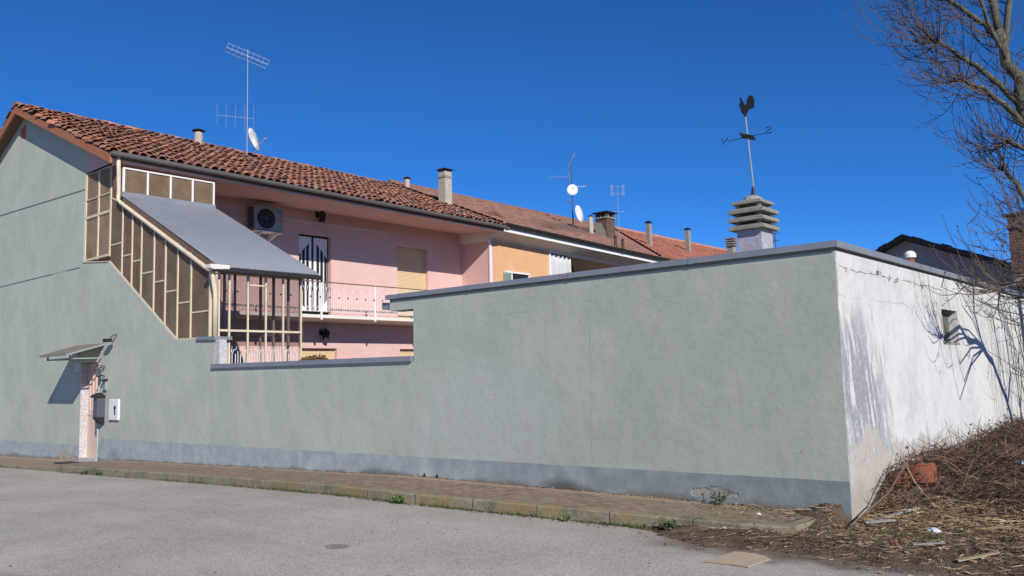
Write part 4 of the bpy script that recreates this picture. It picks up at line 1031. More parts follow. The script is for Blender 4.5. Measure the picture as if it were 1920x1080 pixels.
# ------------------------------------------------------------------ chimneys, vents and flues on the row roofs
def chim(name, x, y, z0, z1, w, mat, label, cat='chimney', cap=1.5, capz=0.05, round_=False, group=None):
    t = thing(name, (x, y, z0), label, cat, group)
    b = MB()
    if round_: b.lathe((x, y, z0 - 0.3), [(w, 0), (w, z1 - z0 + 0.3)], 12)
    else: b.box(x - w, x + w, y - w, y + w, z0 - 0.4, z1)
    b.build('shaft', mat, t)
    b = MB()
    if round_:
        b.lathe((x, y, z1 + capz), [(w * cap, 0), (w * cap * 0.9, 0.03), (w * 0.2, 0.09)], 12)
        for k in range(4): a = k * math.pi / 2; b.tube([(x + w * .8 * math.cos(a), y + w * .8 * math.sin(a), z1), (x + w * .8 * math.cos(a), y + w * .8 * math.sin(a), z1 + capz)], 0.01, 4)
    else:
        b.box(x - w * cap, x + w * cap, y - w * cap, y + w * cap, z1 + capz, z1 + capz + 0.035)
        b.hull8([(x - w * cap * .7, y - w * cap * .7, z1 + capz + .035), (x + w * cap * .7, y - w * cap * .7, z1 + capz + .035), (x + w * cap * .7, y + w * cap * .7, z1 + capz + .035), (x - w * cap * .7, y + w * cap * .7, z1 + capz + .035)],
                [(x - w * .2, y - w * .2, z1 + capz + .1), (x + w * .2, y - w * .2, z1 + capz + .1), (x + w * .2, y + w * .2, z1 + capz + .1), (x - w * .2, y + w * .2, z1 + capz + .1)])
        for sx_ in (-1, 1):
            for sy_ in (-1, 1): b.box(x + sx_ * w * .8 - .02, x + sx_ * w * .8 + .02, y + sy_ * w * .8 - .02, y + sy_ * w * .8 + .02, z1, z1 + capz)
    b.build('cap', 'black', t); return t
chim('flue', -26.48, 5.2, 9.8, 10.2, 0.14, 'paleconc', 'short grey flue with flat black cap, nearest the gable on the clay roof', 'flue', 1.6, 0.05, True)
chim('flue', -26.2, 14.5, 9.5, 10.0, 0.11, 'paleconc', 'small grey flue on the ridge left of the tall pale chimney', 'flue', 1.6, 0.05, True)
t = chim('concrete_chimney', -23.3, 13.9, 8.5, 9.70, 0.185, 'paleconc', 'tall pale square concrete chimney with black cap where clay and brown roofs meet', cap=1.35, capz=0.07)
MB().box(-23.51, -23.09, 13.69, 14.11, 9.45, 9.52).build('collar', 'concrete', t)
chim('flue', -23.5, 24.0, 8.55, 9.2, 0.12, 'paleconc', 'pale round pipe with dark lid just left of the square brick chimney', 'flue', 1.2, 0.02, True)
t = thing('square_brick_chimney', (-23.4, 25.2, 8.3), 'squat patched brick chimney with open top slots on the brown roof', 'chimney')
MB().box(-23.85, -23.17, 24.9, 25.6, 8.0, 9.28).build('shaft', 'brick', t)
MB().prism([(-23.87, 8.2), (-23.2, 8.2), (-23.3, 8.6), (-23.45, 8.85), (-23.5, 9.0), (-23.87, 9.1)], 'y', 24.88, 24.9).build('patch', 'concrete', t)
b = MB()
for x in (-23.85, -23.35):
    for y in (24.9, 25.42): MB().box(x, x + .18, y, y + .18, 9.30, 9.52).build('cap_pier', 'brick', t)
MB().box(-23.9, -23.12, 24.85, 25.65, 9.24, 9.30).build('ledge', 'concrete', t); MB().box(-23.97, -23.05, 24.78, 25.72, 9.52, 9.57).build('cap', 'black', t)
chim('vent_pipe', -20.6, 21.75, 7.3, 7.58, 0.07, 'dome', 'left of two stubby dark vent pipes low on the brown roof', 'vent', 1.1, 0.02, True)
chim('vent_pipe', -20.45, 22.1, 7.25, 7.45, 0.07, 'dome', 'right of two stubby dark vent pipes low on the brown roof', 'vent', 1.1, 0.02, True)
chim('concrete_chimney', -23.0, 28.5, 8.35, 9.32, 0.115, 'concrete', 'slender weathered chimney with black lid, left of two on the red roof', cap=1.3, capz=0.09, group='slender chimneys on the red roof')
chim('concrete_chimney', -23.5, 33.5, 8.6, 9.6, 0.125, 'concrete', 'slender weathered chimney with black lid, right of two on the red roof', cap=1.3, capz=0.09, group='slender chimneys on the red roof')
t = thing('louvred_stack', (-22.6, 37.0, 8.2), 'small dark louvred chimney at the far end of the red roof', 'chimney')
b = MB(); b.box(-22.75, -22.35, 36.8, 37.2, 7.8, 9.2)
for k in range(4): b.box(-22.85, -22.25, 36.7, 37.3, 8.95 + k * .14, 9.01 + k * .14)
b.box(-22.65, -22.45, 36.9, 37.1, 9.2, 9.45); b.build('shaft', 'concrete', t)

# ------------------------------------------------------------------ aerials
U = Vector((0.754, 0.657, 0.0)); Wd = Vector((-0.657, 0.754, 0.0)); Z = Vector((0, 0, 1))
def yagi(parent, c, d, length, n, el, upv, r=0.007, refl=False):
    """boom along d, elements along upv"""
    b = MB(); c = Vector(c); d = d.normalized()
    b.tube([c - d * length * .5, c + d * length * .5], r * 1.3, 4)
    for i in range(n):
        p = c + d * length * (i / (n - 1) - .5); e = el * (1 - 0.25 * i / n)
        b.tube([p - upv * e / 2, p + upv * e / 2], r, 4)
    if refl:
        p = c - d * length * .5
        for k in (-2, -1, 1, 2):
            q = p + d.cross(upv).normalized() * 0.07 * k; b.tube([q - upv * el * .6, q + upv * el * .6], r, 4)
    return b.build('aerial', 'alu', parent)
def dish(parent, c, axis, r, arm=True):
    c = Vector(c); a = Vector(axis).normalized()
    d = MB().lathe(c, [(0.01, 0.0), (r * .5, 0.03), (r, 0.12 * r / .4), (r, 0.125 * r / .4 + .01), (r * .5, 0.045), (0.01, 0.015)], 24, a).build('dish', 'white', parent, smooth=True)
    if arm:
        q = c + a * r * 1.3 - Z * r * 0.3
        MB().tube([c - Z * r * .9 + a * .05, q], 0.012, 5).lathe(q, [(0.04, -0.05), (0.05, 0.06)], 8, a).build('feed_arm', 'alu', d)
    return d
m1 = (-25.85, 6.68)
T1 = thing('aerial_mast', (m1[0], m1[1], 9.5), 'tall leaning-free aerial mast with two aerials and side-on dish on the clay roof', 'antenna')
T1['label'] = 'tallest aerial mast, with panel aerial and side-on dish, on the clay roof'
MB().tube([(m1[0], m1[1], 9.3), (m1[0], m1[1], 13.4)], [0.02, 0.012], 8).build('mast', 'alu', T1)
c = Vector((m1[0] - .03, m1[1], 13.18)); bd = (U * 0.9 - Z * 0.36 + Wd * .2).normalized()
e2 = Z.cross(bd).normalized(); e1 = bd.cross(e2).normalized()
if e1.z < 0: e1 = -e1
b = MB()
for s_ in (0.16, -0.16): b.tube([c + e1 * s_ - bd * .75, c + e1 * s_ + bd * .75], 0.006, 4)
b.tube([c - bd * .75, c + bd * .75], 0.011, 4)
for i in range(9):
    p = c + bd * (1.5 * i / 8 - .75); b.tube([p - e1 * .20, p + e1 * .22], 0.007, 4)
    b.tube([p - e2 * .14 - e1 * .1, p + e2 * .14 - e1 * .1], 0.007, 4)
b.build('panel_aerial', 'alu', T1)
c = Vector((m1[0], m1[1], 10.93)) - U * 0.42 - Z * 0.0
yagi(T1, c + Z * 0.02, -(U * 1.0 - Z * .13), 1.3, 5, 0.95, Z)
dish(T1, (m1[0] + .09, m1[1] + .1, 10.08), (U * .95 - Wd * .10 + Z * .28), 0.42)
T2 = thing('aerial_mast', (-24.2, 23.5, 8.8), 'dark aerial mast with two white dishes, one above the other, on the brown roof', 'antenna')
q = Vector((-24.2, 23.5, 0)); s2 = 1 / 38.4
MB().tube([q + Z * 8.6, q + Z * 12.3], [0.035, 0.02], 8).build('mast', 'darkgrey', T2)
yagi(T2, q + Z * 12.1 + U * .02, (U * .33 + Z * .6), 0.75, 8, 0.16, Wd, 0.014)
yagi(T2, q + Z * 11.28 - U * .55 - Z * .03, -(U * 1.0 - Z * .0), 1.2, 12, 0.18, Wd, 0.006)
yagi(T2, q + Z * 11.28 - U * .12, Wd, 0.3, 3, 0.45, Z, 0.012)
yagi(T2, q + Z * 10.75 + U * .38, U, 0.6, 6, 0.15, (Z + U * .5).normalized(), 0.01)
dish(T2, q + Z * 10.55 - Wd * .12, -Wd - Z * .1, 0.27, False)
dish(T2, q + Z * 9.35 + U * .2 - Wd * .08, (-Wd * .5 + U * .85 + Z * .15), 0.42, False)
MB().tube([q + Z * 9.95 - U * .02, q + Z * 10.0 - U * .2, q + Z * 10.25 - U * .32], 0.02, 5).tube([q + Z * 9.95, q + Z * 10.02 - U * .25], 0.03, 5).build('bracket_arm', 'darkgrey', T2)
T3 = thing('aerial_mast', (-24.4, 28, 8.8), 'thin aerial mast with a square grid aerial, right of the brick chimney', 'antenna')
q = Vector((-24.24, 27.57, 0))
MB().tube([q + Z * 8.7, q + Z * 11.45], [0.022, 0.014], 6).build('mast', 'alu', T3)
b = MB()
for z_ in (11.4, 11.0): b.tube([q + Z * z_ - U * .34, q + Z * z_ + U * .34], 0.014, 5)
for u_ in (-.3, .3):
    b.tube([q + Z * 10.92 + U * u_, q + Z * 11.47 + U * u_], 0.010, 5)
    for k in range(5): b.tube([q + Z * (10.94 + k * .125) + U * (u_ - .08), q + Z * (10.94 + k * .125) + U * (u_ + .08)], 0.014, 4)
b.build('grid_aerial', 'alu', T3)
yagi(T3, q + Z * 10.02 - U * .15 + Z * .03, U - Z * .05, 1.0, 6, 0.2, Wd, 0.007)
T4 = thing('aerial_mast', (-5.2, 5.5, 2.93), 'thin aerial rod partly hidden behind the louvred chimney', 'antenna')
MB().tube([(-6.27, 5.5, 2.93), (-6.27, 5.5, 4.5)], 0.01, 5).build('mast', 'darkgrey', T4)
b = MB()
for k in range(5): b.tube([(-6.36, 5.5, 3.95 + k * .13), (-6.18, 5.5, 3.96 + k * .13)], 0.008, 4)
b.tube([(-6.31, 5.5, 3.9), (-6.31, 5.5, 4.5)], 0.008, 4); b.build('grid_aerial', 'darkgrey', T4)

# ------------------------------------------------------------------ bare tree
TR = thing('bare_tree', (-1.7, 8.4, 0.2), 'leafless pollarded tree with upswept twigs leaning in from the right', 'tree')
tr_ = random.Random(11); trunk = MB(); crown = MB()
def shoot(p, d, L, r=0.008, up=0.5, depth=0):
    p = Vector(p); d = Vector(d).normalized(); pts = [p.copy()]; n = 7 if depth == 0 else 4
    for i in range(n):
        d = (d + Z * up / n * (0.4 + 1.6 * i / n) + Vector((tr_.gauss(0, .06), tr_.gauss(0, .06), tr_.gauss(0, .06)))).normalized()
        p = p + d * L / n; pts.append(p.copy())
        if depth < 2 and i > 0 and tr_.random() < (0.42 if depth == 0 else 0.2):
            sd = (d + Vector((tr_.gauss(0, .6), tr_.gauss(0, .6), tr_.gauss(0, .5)))).normalized()
            shoot(p, sd, L * tr_.uniform(.25, .5), r * .65, up, depth + 1)
    crown.tube(pts, [lerp(r, r * .38, i / n) for i in range(n + 1)], 3, cap=False)
    if tr_.random() < .35: crown.lathe(pts[-1], [(0.004, -.012), (0.011, 0), (0.003, .014)], 4, d)
def limb(pts, r0, r1, nsh=10, Ls=(0.5, 1.1), knot=True, n=7):
    P_ = [Vector(p) for p in pts]; out_ = []
    for i in range(len(P_) - 1):                       # subdivide with a little wander
        for k in range(3):
            t = k / 3; out_.append(P_[i].lerp(P_[i + 1], t) + Vector((tr_.gauss(0, r0 * .18), tr_.gauss(0, r0 * .18), tr_.gauss(0, r0 * .18))) * (0 if (i == 0 and k == 0) else 1))
    out_.append(P_[-1])
    rs = [lerp(r0, r1, i / (len(out_) - 1)) * (1 + tr_.uniform(-.08, .12)) for i in range(len(out_))]
    trunk.tube(out_, rs, n)
    if knot: trunk.lathe(P_[-1], [(r1 * .7, -r1), (r1 * 1.7, -r1 * .2), (r1 * 1.6, r1 * .5), (r1 * .4, r1 * 1.2)], 7, P_[-1] - P_[-2])
    ax = (P_[-1] - P_[0]).normalized()
    for k in range(nsh):
        tt = 1.0 if (k < nsh * .55 and knot) else tr_.uniform(.15, 1); i = min(int(tt * (len(out_) - 1)), len(out_) - 1)
        d = Vector((tr_.gauss(-.45, .55), tr_.gauss(0, .6), tr_.gauss(-.22, .35))) + ax * .55
        shoot(out_[i] + Vector((tr_.gauss(0, r1 * .6),) * 3), d, tr_.uniform(*Ls) * 1.1, tr_.uniform(.008, .012), tr_.uniform(.8, 1.7))
# main trunk leans in over the garage edge
limb([(-2.2, 9.9, 0.1), (-2.28, 9.6, 2.4), (-2.42, 9.0, 4.5), (-2.57, 8.6, 5.9), (-2.8, 8.49, 6.83), (-2.95, 8.37, 7.83)], 0.19, 0.082, 60, (0.5, 1.35), knot=False, n=9)
limb([(-2.95, 8.37, 7.83), (-3.02, 8.37, 8.48), (-3.06, 8.37, 9.2), (-3.0, 8.49, 10.32)], 0.078, 0.042, 38, (0.62, 1.36))
limb([(-2.87, 8.43, 7.45), (-2.8, 8.62, 8.33), (-2.62, 8.87, 9.33), (-2.5, 9.12, 10.07)], 0.060, 0.042, 30, (0.62, 1.36))
limb([(-2.6, 8.56, 5.89), (-2.92, 8.12, 6.31), (-3.19, 7.93, 6.65), (-3.49, 7.87, 6.87)], 0.054, 0.038, 50, (0.62, 1.36))
limb([(-2.75, 8.49, 6.39), (-3.1, 8.24, 6.92), (-3.43, 8.12, 7.27), (-3.64, 8.12, 7.49), (-3.89, 8.0, 7.77)], 0.060, 0.034, 55, (0.50, 1.55))
limb([(-2.92, 8.43, 7.52), (-3.12, 8.24, 7.93), (-3.41, 8.24, 8.25), (-3.71, 8.24, 8.61), (-4.07, 8.24, 8.95)], 0.060, 0.030, 55, (0.50, 1.55))
limb([(-2.87, 8.43, 7.2), (-3.02, 7.87, 7.83), (-3.12, 7.62, 8.45), (-3.31, 7.5, 9.08)], 0.038, 0.029, 34, (0.62, 1.36))
limb([(-2.46, 9.37, 4.96), (-2.68, 8.62, 5.52), (-2.96, 8.49, 5.73)], 0.048, 0.041, 42, (0.43, 1.12))
limb([(-2.5, 9.74, 3.71), (-2.77, 8.87, 4.4), (-2.92, 8.74, 4.96), (-3.12, 8.74, 5.27)], 0.054, 0.036, 36, (0.50, 1.12))
limb([(-2.5, 10.12, 3.21), (-2.0, 9.74, 4.58), (-1.5, 9.99, 6.33), (-1.12, 10.24, 7.83)], 0.108, 0.060, 30, (0.62, 1.36))
limb([(-2.43, 8.99, 5.08), (-1.87, 8.49, 6.08), (-1.37, 8.24, 7.08)], 0.072, 0.048, 26, (0.62, 1.36))
limb([(-2.0, 9.74, 4.58), (-1.37, 10.74, 5.71), (-0.75, 11.36, 6.33)], 0.060, 0.048, 24, (0.62, 1.36))
# low leaning pollard stem beside the wall
limb([(-2.15, 8.9, 0.2), (-2.22, 8.15, 0.85), (-2.25, 7.43, 1.65), (-2.25, 6.6, 2.3), (-2.25, 5.9, 2.58)], 0.075, 0.055, 14, (0.4, 0.9), knot=False, n=8)
limb([(-2.25, 6.2, 2.5), (-2.22, 5.54, 2.68), (-2.25, 5.1, 2.62), (-2.27, 4.59, 2.86), (-2.3, 3.9, 2.7), (-2.35, 3.5, 2.62)], 0.045, 0.022, 26, (0.4, 0.9))
limb([(-2.25, 6.0, 2.56), (-2.3, 5.6, 3.1), (-2.3, 5.7, 3.6)], 0.035, 0.03, 24, (0.5, 1.0))
limb([(-2.22, 7.5, 1.6), (-2.1, 7.9, 2.2), (-2.1, 7.7, 3.0)], 0.04, 0.03, 14, (0.4, 0.9))

# upright suckers beside the wall
for k in range(30):
    x = tr_.uniform(-3.0, -2.1); y = tr_.uniform(6.6, 10.2)
    shoot((x, y, 0.45), (tr_.gauss(0, .12), tr_.gauss(-.12, .15), 1), tr_.uniform(1.4, 3.0), tr_.uniform(.005, .010), 0.3)
for (a, c_, r_) in (((-1.9, 7.9, .5), (-2.5, 6.9, 3.2), .035), ((-2.1, 8.9, .5), (-2.75, 8.0, 3.6), .03), ((-2.3, 8.6, .4), (-2.6, 8.5, 3.4), .03), ((-2.0, 9.3, .5), (-2.4, 9.4, 3.5), .03)):
    limb([a, Vector(a).lerp(Vector(c_), .5) + Vector((.08, 0, 0)), c_], r_, r_ * .5, 10, (0.5, 1.0), knot=False, n=6)
# pale low twigs reaching in front of the wall
for (p, d, L_) in (((-1.75, 3.2, 3.05), (-1, .1, -.18), 1.2), ((-1.8, 3.4, 2.9), (-1, .0, -.35), 1.15), ((-1.8, 4.0, 3.15), (-1, .1, .0), 1.0), ((-1.8, 4.2, 2.6), (-1, .2, -.2), 1.0),
                   ((-1.75, 4.0, 2.1), (-1, .1, .05), .9), ((-1.8, 4.6, 3.5), (-1, .1, -.1), .9), ((-1.8, 4.6, 3.7), (-1, 0, -.3), .8), ((-1.85, 4.4, 2.3), (-1, .1, -.2), 1.0)):
    shoot(p, d, L_, 0.011, 0.5)
    crown.tube([(-2.25, 6.1, 2.56), ((-2.25 + p[0]) / 2, (6 + p[1]) / 2, p[2] * .5 + 1.4), p], [.018, .015, .011], 4)
trunk.build('trunk', 'bark', TR, smooth=True); crown.build('crown', 'twig', TR)

# ------------------------------------------------------------------ brushwood, litter, weeds
lit = random.Random(5)
DRY = [(0.30, 0.205, 0.12), (0.17, 0.115, 0.075), (0.10, 0.068, 0.047), (0.42, 0.31, 0.19), (0.19, 0.125, 0.085), (0.13, 0.085, 0.062)]
def scatter(n, area, dens, lenr, thr, lift, steep, cols_, b):
    c = 0; tries = 0
    while c < n and tries < n * 8:
        tries += 1
        x = lit.uniform(*area[0]); y = lit.uniform(*area[1])
        if lit.random() > dens(x, y): continue
        if x < -3.2 and y > -0.02: continue
        if (x + 2.83) ** 2 + (y - 0.95) ** 2 < 0.05 and lit.random() < 0.55: continue
        c += 1; b.tint = shade(lit.choice(cols_), lit.uniform(.7, 1.25))
        L_ = lit.uniform(*lenr); a = lit.uniform(0, 2 * math.pi); s = lit.gauss(0, steep)
        d = Vector((math.cos(a), math.sin(a), s)).normalized(); base = max(hverge(x, y), zpave(x) if x < -3.6 and y > ykerb(x) else zroad(x))
        p = Vector((x, y, base + lit.uniform(0.002, lift)))
        r = lit.uniform(*thr); mid = p + d * L_ / 2 + Vector((lit.gauss(0, L_ * .08), lit.gauss(0, L_ * .08), lit.gauss(0, L_ * .06)))
        e = p + d * L_
        if min(p.x, mid.x, e.x) < -3.235 and max(p.y, e.y) > -0.03: continue
        if e.z < hverge(e.x, e.y): e.z = hverge(e.x, e.y) + 0.005
        b.tube([p, mid, e], [r, r, r * .5], 3, cap=False)
mound = lambda x, y: 0.0 if x < -3.3 else sm(0.1, 1.2, y - 0.35 * (x + 3.25))
def flat(x, y):
    d = (1 - 0.75 * mound(x, y)) * sm(-0.35, 0.45, y - edge_y(x)) * sm(-5.4, -3.3, x)
    if x < -3.5 and y > ykerb(x): d *= 0.12 + 0.88 * sm(-0.5, -0.1, y)
    return d
b = MB()
scatter(7500, ((-5.3, 0.6), (-1.9, 1.5)), flat, (0.03, 0.16), (0.0015, 0.004), 0.02, 0.12, DRY, b)
scatter(620, ((-3.2, -0.8), (0.0, 1.0)), lambda x, y: 1, (0.12, 0.4), (0.002, 0.005), 0.03, 0.1, [(0.38, 0.27, 0.15), (0.30, 0.21, 0.115)], b)
for k in range(2600):                                   # crumbs, leaf flakes
    x = lit.uniform(-5.2, 0.4); y = lit.uniform(-2.1, 1.4)
    if lit.random() > flat(x, y) or (x < -3.2 and y > -.05): continue
    b.tint = shade(lit.choice(DRY + [(0.45, 0.36, 0.24)]), lit.uniform(.6, 1.3)); s = lit.uniform(.008, .03); a = lit.uniform(0, 6.28)
    base = max(hverge(x, y), zpave(x) if x < -3.6 and y > ykerb(x) else zroad(x)) + .006
    b.add([(x + s * math.cos(a + t), y + s * math.sin(a + t) * .7, base + lit.uniform(0, s * .8)) for t in (0, 1.5, 3.1, 4.6)], [(0, 1, 2, 3)])
tag(b.build('straw_litter', 'litter'), 'scattered straw, twigs and leaf crumbs over the bare dirt by the wall corner', 'litter', kind='stuff')
b = MB()
scatter(13000, ((-3.22, 0.9), (0.1, 9.8)), lambda x, y: mound(x, y) * (1 if y < 5 else .6), (0.10, 0.42), (0.002, 0.005), 0.14, 0.38, [(0.125, 0.08, 0.058), (0.065, 0.042, 0.033), (0.20, 0.13, 0.085), (0.09, 0.058, 0.044), (0.045, 0.03, 0.024), (0.11, 0.064, 0.05)], b)
scatter(900, ((-3.2, -1.2), (0.2, 3.0)), mound, (0.2, 0.7), (0.002, 0.005), 0.16, 0.5, [(0.10, 0.062, 0.048), (0.20, 0.135, 0.09)], b)
tag(b.build('brushwood_heap', 'litter'), 'heap of dry brown brushwood and bramble stems piled against the white wall', 'brushwood', kind='stuff')
b = MB()
for k in range(420):                                    # thin wiry bramble stalks standing out of the heap
    y = lit.uniform(0.3, 9.0); x = -3.2 + abs(lit.gauss(0, .5)) + 0.05; p = Vector((x, y, hverge(x, y) + .05)); d = Vector((lit.gauss(0.2, .4), lit.gauss(0, .5), lit.uniform(.3, 1.2))).normalized()
    b.tint = shade(lit.choice([(0.10, 0.06, 0.045), (0.16, 0.10, 0.075)]), lit.uniform(.7, 1.2)); pts = [p]; L_ = lit.uniform(.12, .34) * (1.3 if y > 3.2 else 1)
    for i in range(5):
        d = (d + Vector((lit.gauss(0, .22), lit.gauss(0, .22), -.14 * i))).normalized(); q_ = pts[-1] + d * L_ / 5
        q_.x = max(q_.x, -3.23); pts.append(q_)
    b.tube(pts, [0.004, .0035, .003, .003, .002, .002], 3, cap=False)
    if lit.random() < .5:
        s = .016; c_ = pts[-2]; b.add([c_ + Vector((s, 0, 0)), c_ + Vector((0, s, s)), c_ + Vector((-s, 0, .5 * s)), c_ + Vector((0, -s, -s))], [(0, 1, 2, 3)])
tag(b.build('bramble_stalks', 'litter'), 'thin wiry bramble stalks standing out of the brushwood before the white wall', 'brambles', kind='stuff')

def stick(name, pts, r, label, col=(0.36, 0.27, 0.17), cat='stick'):
    b = MB(); b.tint = col; b.tube(pts, r, 6); tag(b.build(name, 'litter', origin=pts[0]), label, cat)
def hv(x, y, d=0.0): return (x, y, hverge(x, y) + d)
stick('dry_cane', [hv(-3.15, -0.35, .02), (-2.98, 0.35, 0.30), (-2.85, 0.95, 0.72)], [.008, .008, .005], 'long dry cane leaning up the heap from the wall corner', (0.17, 0.115, 0.08))
stick('dry_cane', [hv(-2.62, 0.70, .02), (-2.86, 0.90, 0.36), (-3.0, 1.02, 0.58)], [.006, .006, .004], 'pale cane crossing in front of the terracotta shard', (0.44, 0.33, 0.22))
stick('dry_cane', [hv(-2.0, 0.6, .03), hv(-1.6, .8, .05), hv(-1.1, .95, .12)], [.009, .008, .005], 'bleached forked cane lying at the right edge of the dirt', (0.5, 0.42, 0.30))
for (x0, y0, x1, y1, w_, lab, mt) in ((-3.05, -0.22, -2.82, -0.02, 0.035, 'weathered grey board scrap lying near the wall corner', 'stone'), (-3.02, 0.1, -2.75, 0.55, 0.022, 'slim grey slat slanting up the foot of the heap', 'stone'),
                                  (-2.37, -1.0, -2.14, -0.9, 0.018, 'pale wood splinter on the dirt near the asphalt edge', 'stone'), (-1.95, -1.3, -1.7, -1.0, 0.022, 'tan wood strip at the front edge of the dirt', 'drywood')):
    b = MB(); d = Vector((x1 - x0, y1 - y0, 0)); s = Vector((-d.y, d.x, 0)).normalized() * w_
    z0, z1 = hverge(x0, y0) + .02, hverge(x1, y1) + .03
    lo = [(x0 - s.x, y0 - s.y, z0), (x1 - s.x, y1 - s.y, z1), (x1 + s.x * .8, y1 + s.y * .8, z1), (x0 + s.x, y0 + s.y, z0)]
    b.hull8(lo, [(p[0], p[1], p[2] + .014) for p in lo]); tag(b.build('wood_scrap', mt, origin=(x0, y0, z0)), lab, 'wood scrap', 'wood scraps on the dirt')
# terracotta shard
b = MB(); c0 = Vector((-2.86, 1.12, hverge(-2.86, 1.12) + 0.10)); vs = []
for rr in (0.17, 0.145):
    for h in (0, 0.13, 0.22):
        for k in range(11):
            a = math.radians(-120 + k * 14); e = 0.010 * math.sin(k * 1.9 + h * 9) if h > .19 else 0
            vs.append(c0 + Vector((math.cos(a) * rr * 1.0, math.sin(a) * rr * .7, h * (1 - .25 * ((k - 5) / 5) ** 2) - .08 + e)))
fs = []
for o in (0, 33):
    for j in range(2):
        for k in range(10): fs.append((o + j * 11 + k, o + j * 11 + k + 1, o + (j + 1) * 11 + k + 1, o + (j + 1) * 11 + k))
fs += [(22 + k, 23 + k, 56 + k, 55 + k) for k in range(10)] + [(j * 11, (j + 1) * 11, 33 + (j + 1) * 11, 33 + j * 11) for j in range(2)] + [(j * 11 + 10, (j + 1) * 11 + 10, 43 + (j + 1) * 11, 43 + j * 11) for j in range(2)]
b.add(vs, fs); tag(b.build('terracotta_shard', 'terracotta', origin=c0), 'broken orange terracotta pot half buried in the brushwood', 'shard')
b = MB(); c1 = hv(-3.03, 1.05, .02); b.hull8([(c1[0] - .1, c1[1] - .05, c1[2] - .05), (c1[0] + .08, c1[1] - .06, c1[2] - .05), (c1[0] + .08, c1[1] + .05, c1[2] - .05), (c1[0] - .1, c1[1] + .06, c1[2] - .05)],
    [(c1[0] - .08, c1[1] - .03, c1[2] + .07), (c1[0] + .05, c1[1] - .05, c1[2] + .11), (c1[0] + .06, c1[1] + .03, c1[2] + .08), (c1[0] - .07, c1[1] + .04, c1[2] + .06)])
tag(b.build('broken_brick', 'terracotta', origin=c1), 'broken orange brick just left of the terracotta shard', 'brick')
def crumple(name, c, s, mat, label, cat, seed, flat_=.5, group=None):
    r_ = random.Random(seed); b = MB(); n1, n2 = 7, 9; vs = []
    for i in range(n1 + 1):
        for k in range(n2):
            th = math.pi * i / n1; ph = 2 * math.pi * k / n2; rr = s * r_.uniform(.65, 1.15)
            vs.append(Vector(c) + Vector((rr * math.sin(th) * math.cos(ph), rr * math.sin(th) * math.sin(ph), s * .3 + rr * flat_ * math.cos(th))))
    b.add(vs, [(i * n2 + k, i * n2 + (k + 1) % n2, (i + 1) * n2 + (k + 1) % n2, (i + 1) * n2 + k) for i in range(n1) for k in range(n2)])
    return tag(b.build(name, mat, origin=c), label, cat, group)
crumple('plastic_wrapper', hv(-2.05, 2.15, .06), .075, plain('blue_plastic', (0.30, 0.42, 0.62), .4, .2, 20), 'crumpled light blue plastic wrapper on the heap at the right edge', 'wrapper', 1)
crumple('plastic_scrap', hv(-2.42, -0.15, .0), .07, 'plastic', 'torn grey-white plastic scrap on the dirt below the straw', 'wrapper', 2, .4)
crumple('stone', hv(-2.55, -0.95, .0), .04, 'terracotta', 'small reddish stone on the litter near the asphalt', 'stone', 3, .6)
crumple('stone', hv(-2.2, -0.75, .0), .028, 'white', 'small white stone right of the reddish stone', 'stone', 4, .6)
crumple('stone', (-4.2, -1.22, -0.03), .035, 'white', 'white pebble lying by the end of the kerb', 'stone', 6, .6)
crumple('stone', (-3.4, -1.2, 0.0), .025, 'stone', 'pale grey pebble in front of the kerb corner', 'stone', 9, .6)
crumple('stone', (-4.05, -0.5, 0.10), .03, 'white', 'white chip on the pavers near their ragged end', 'stone', 10, .4)
# cardboard sheet
b = MB(); pts = [(-3.66, -2.44), (-3.64, -1.95), (-3.34, -1.90), (-3.03, -1.93), (-3.10, -2.3), (-3.22, -2.45)]
pts = [(-3.67, -2.43), (-3.62, -1.93), (-3.45, -1.90), (-3.31, -1.97), (-3.24, -2.05), (-3.27, -2.41), (-3.45, -2.40)]
pts = [(x * 1.024, (y + 9.091) * 1.024 - 9.091) for x, y in pts]
b.prism(pts, 'z', -0.034, -0.026); tag(b.build('cardboard_sheet', 'card', origin=(-3.4, -2.2, -0.034)), 'flattened tan cardboard sheet lying on the asphalt', 'cardboard')
# old bird nest like clump on the coping
b = MB(); 
for k in range(300):
    b.tint = lit.choice([(0.10, 0.06, 0.03), (0.16, 0.10, 0.05)]); p = Vector((-13.0 + lit.gauss(0, .14), 0.25 + lit.gauss(0, .05), 2.0 + abs(lit.gauss(0, .03)))); d = Vector((lit.gauss(0, 1), lit.gauss(0, .5), lit.gauss(0, .4))).normalized() * .04
    b.tube([p - d, p + d], .014, 3)
NEST = b

# weeds
GRN = [(0.075, 0.13, 0.035), (0.10, 0.17, 0.045), (0.05, 0.09, 0.03), (0.13, 0.16, 0.05)]
def weed(name, c, h, n, label, wide=.6, blade=.03, group=None, cols_=GRN):
    b = MB(); c = Vector(c)
    for k in range(n):
        a = lit.uniform(0, 6.28); d = Vector((math.cos(a) * wide, math.sin(a) * wide, lit.uniform(.5, 1.3))).normalized(); b.tint = shade(lit.choice(cols_), lit.uniform(.7, 1.3))
        L_ = h * lit.uniform(.5, 1); tip = c + d * L_; b.tube([c, c + d * L_ * .5, tip], [.004, .003, .0015], 3, cap=False)
        for j in range(7):
            p = c + d * L_ * lit.uniform(.25, 1); s = blade * lit.uniform(.6, 1.3); v = Vector((lit.gauss(0, 1), lit.gauss(0, 1), lit.gauss(.2, .6))).normalized(); w_ = v.cross(Vector((lit.gauss(0, 1), lit.gauss(0, 1), 1))).normalized()
            b.add([p, p + v * s * .5 + w_ * s * .3, p + v * s, p + v * s * .5 - w_ * s * .3], [(0, 1, 2, 3)])
    return tag(b.build(name, 'leaf', origin=c), label, 'weed', group)
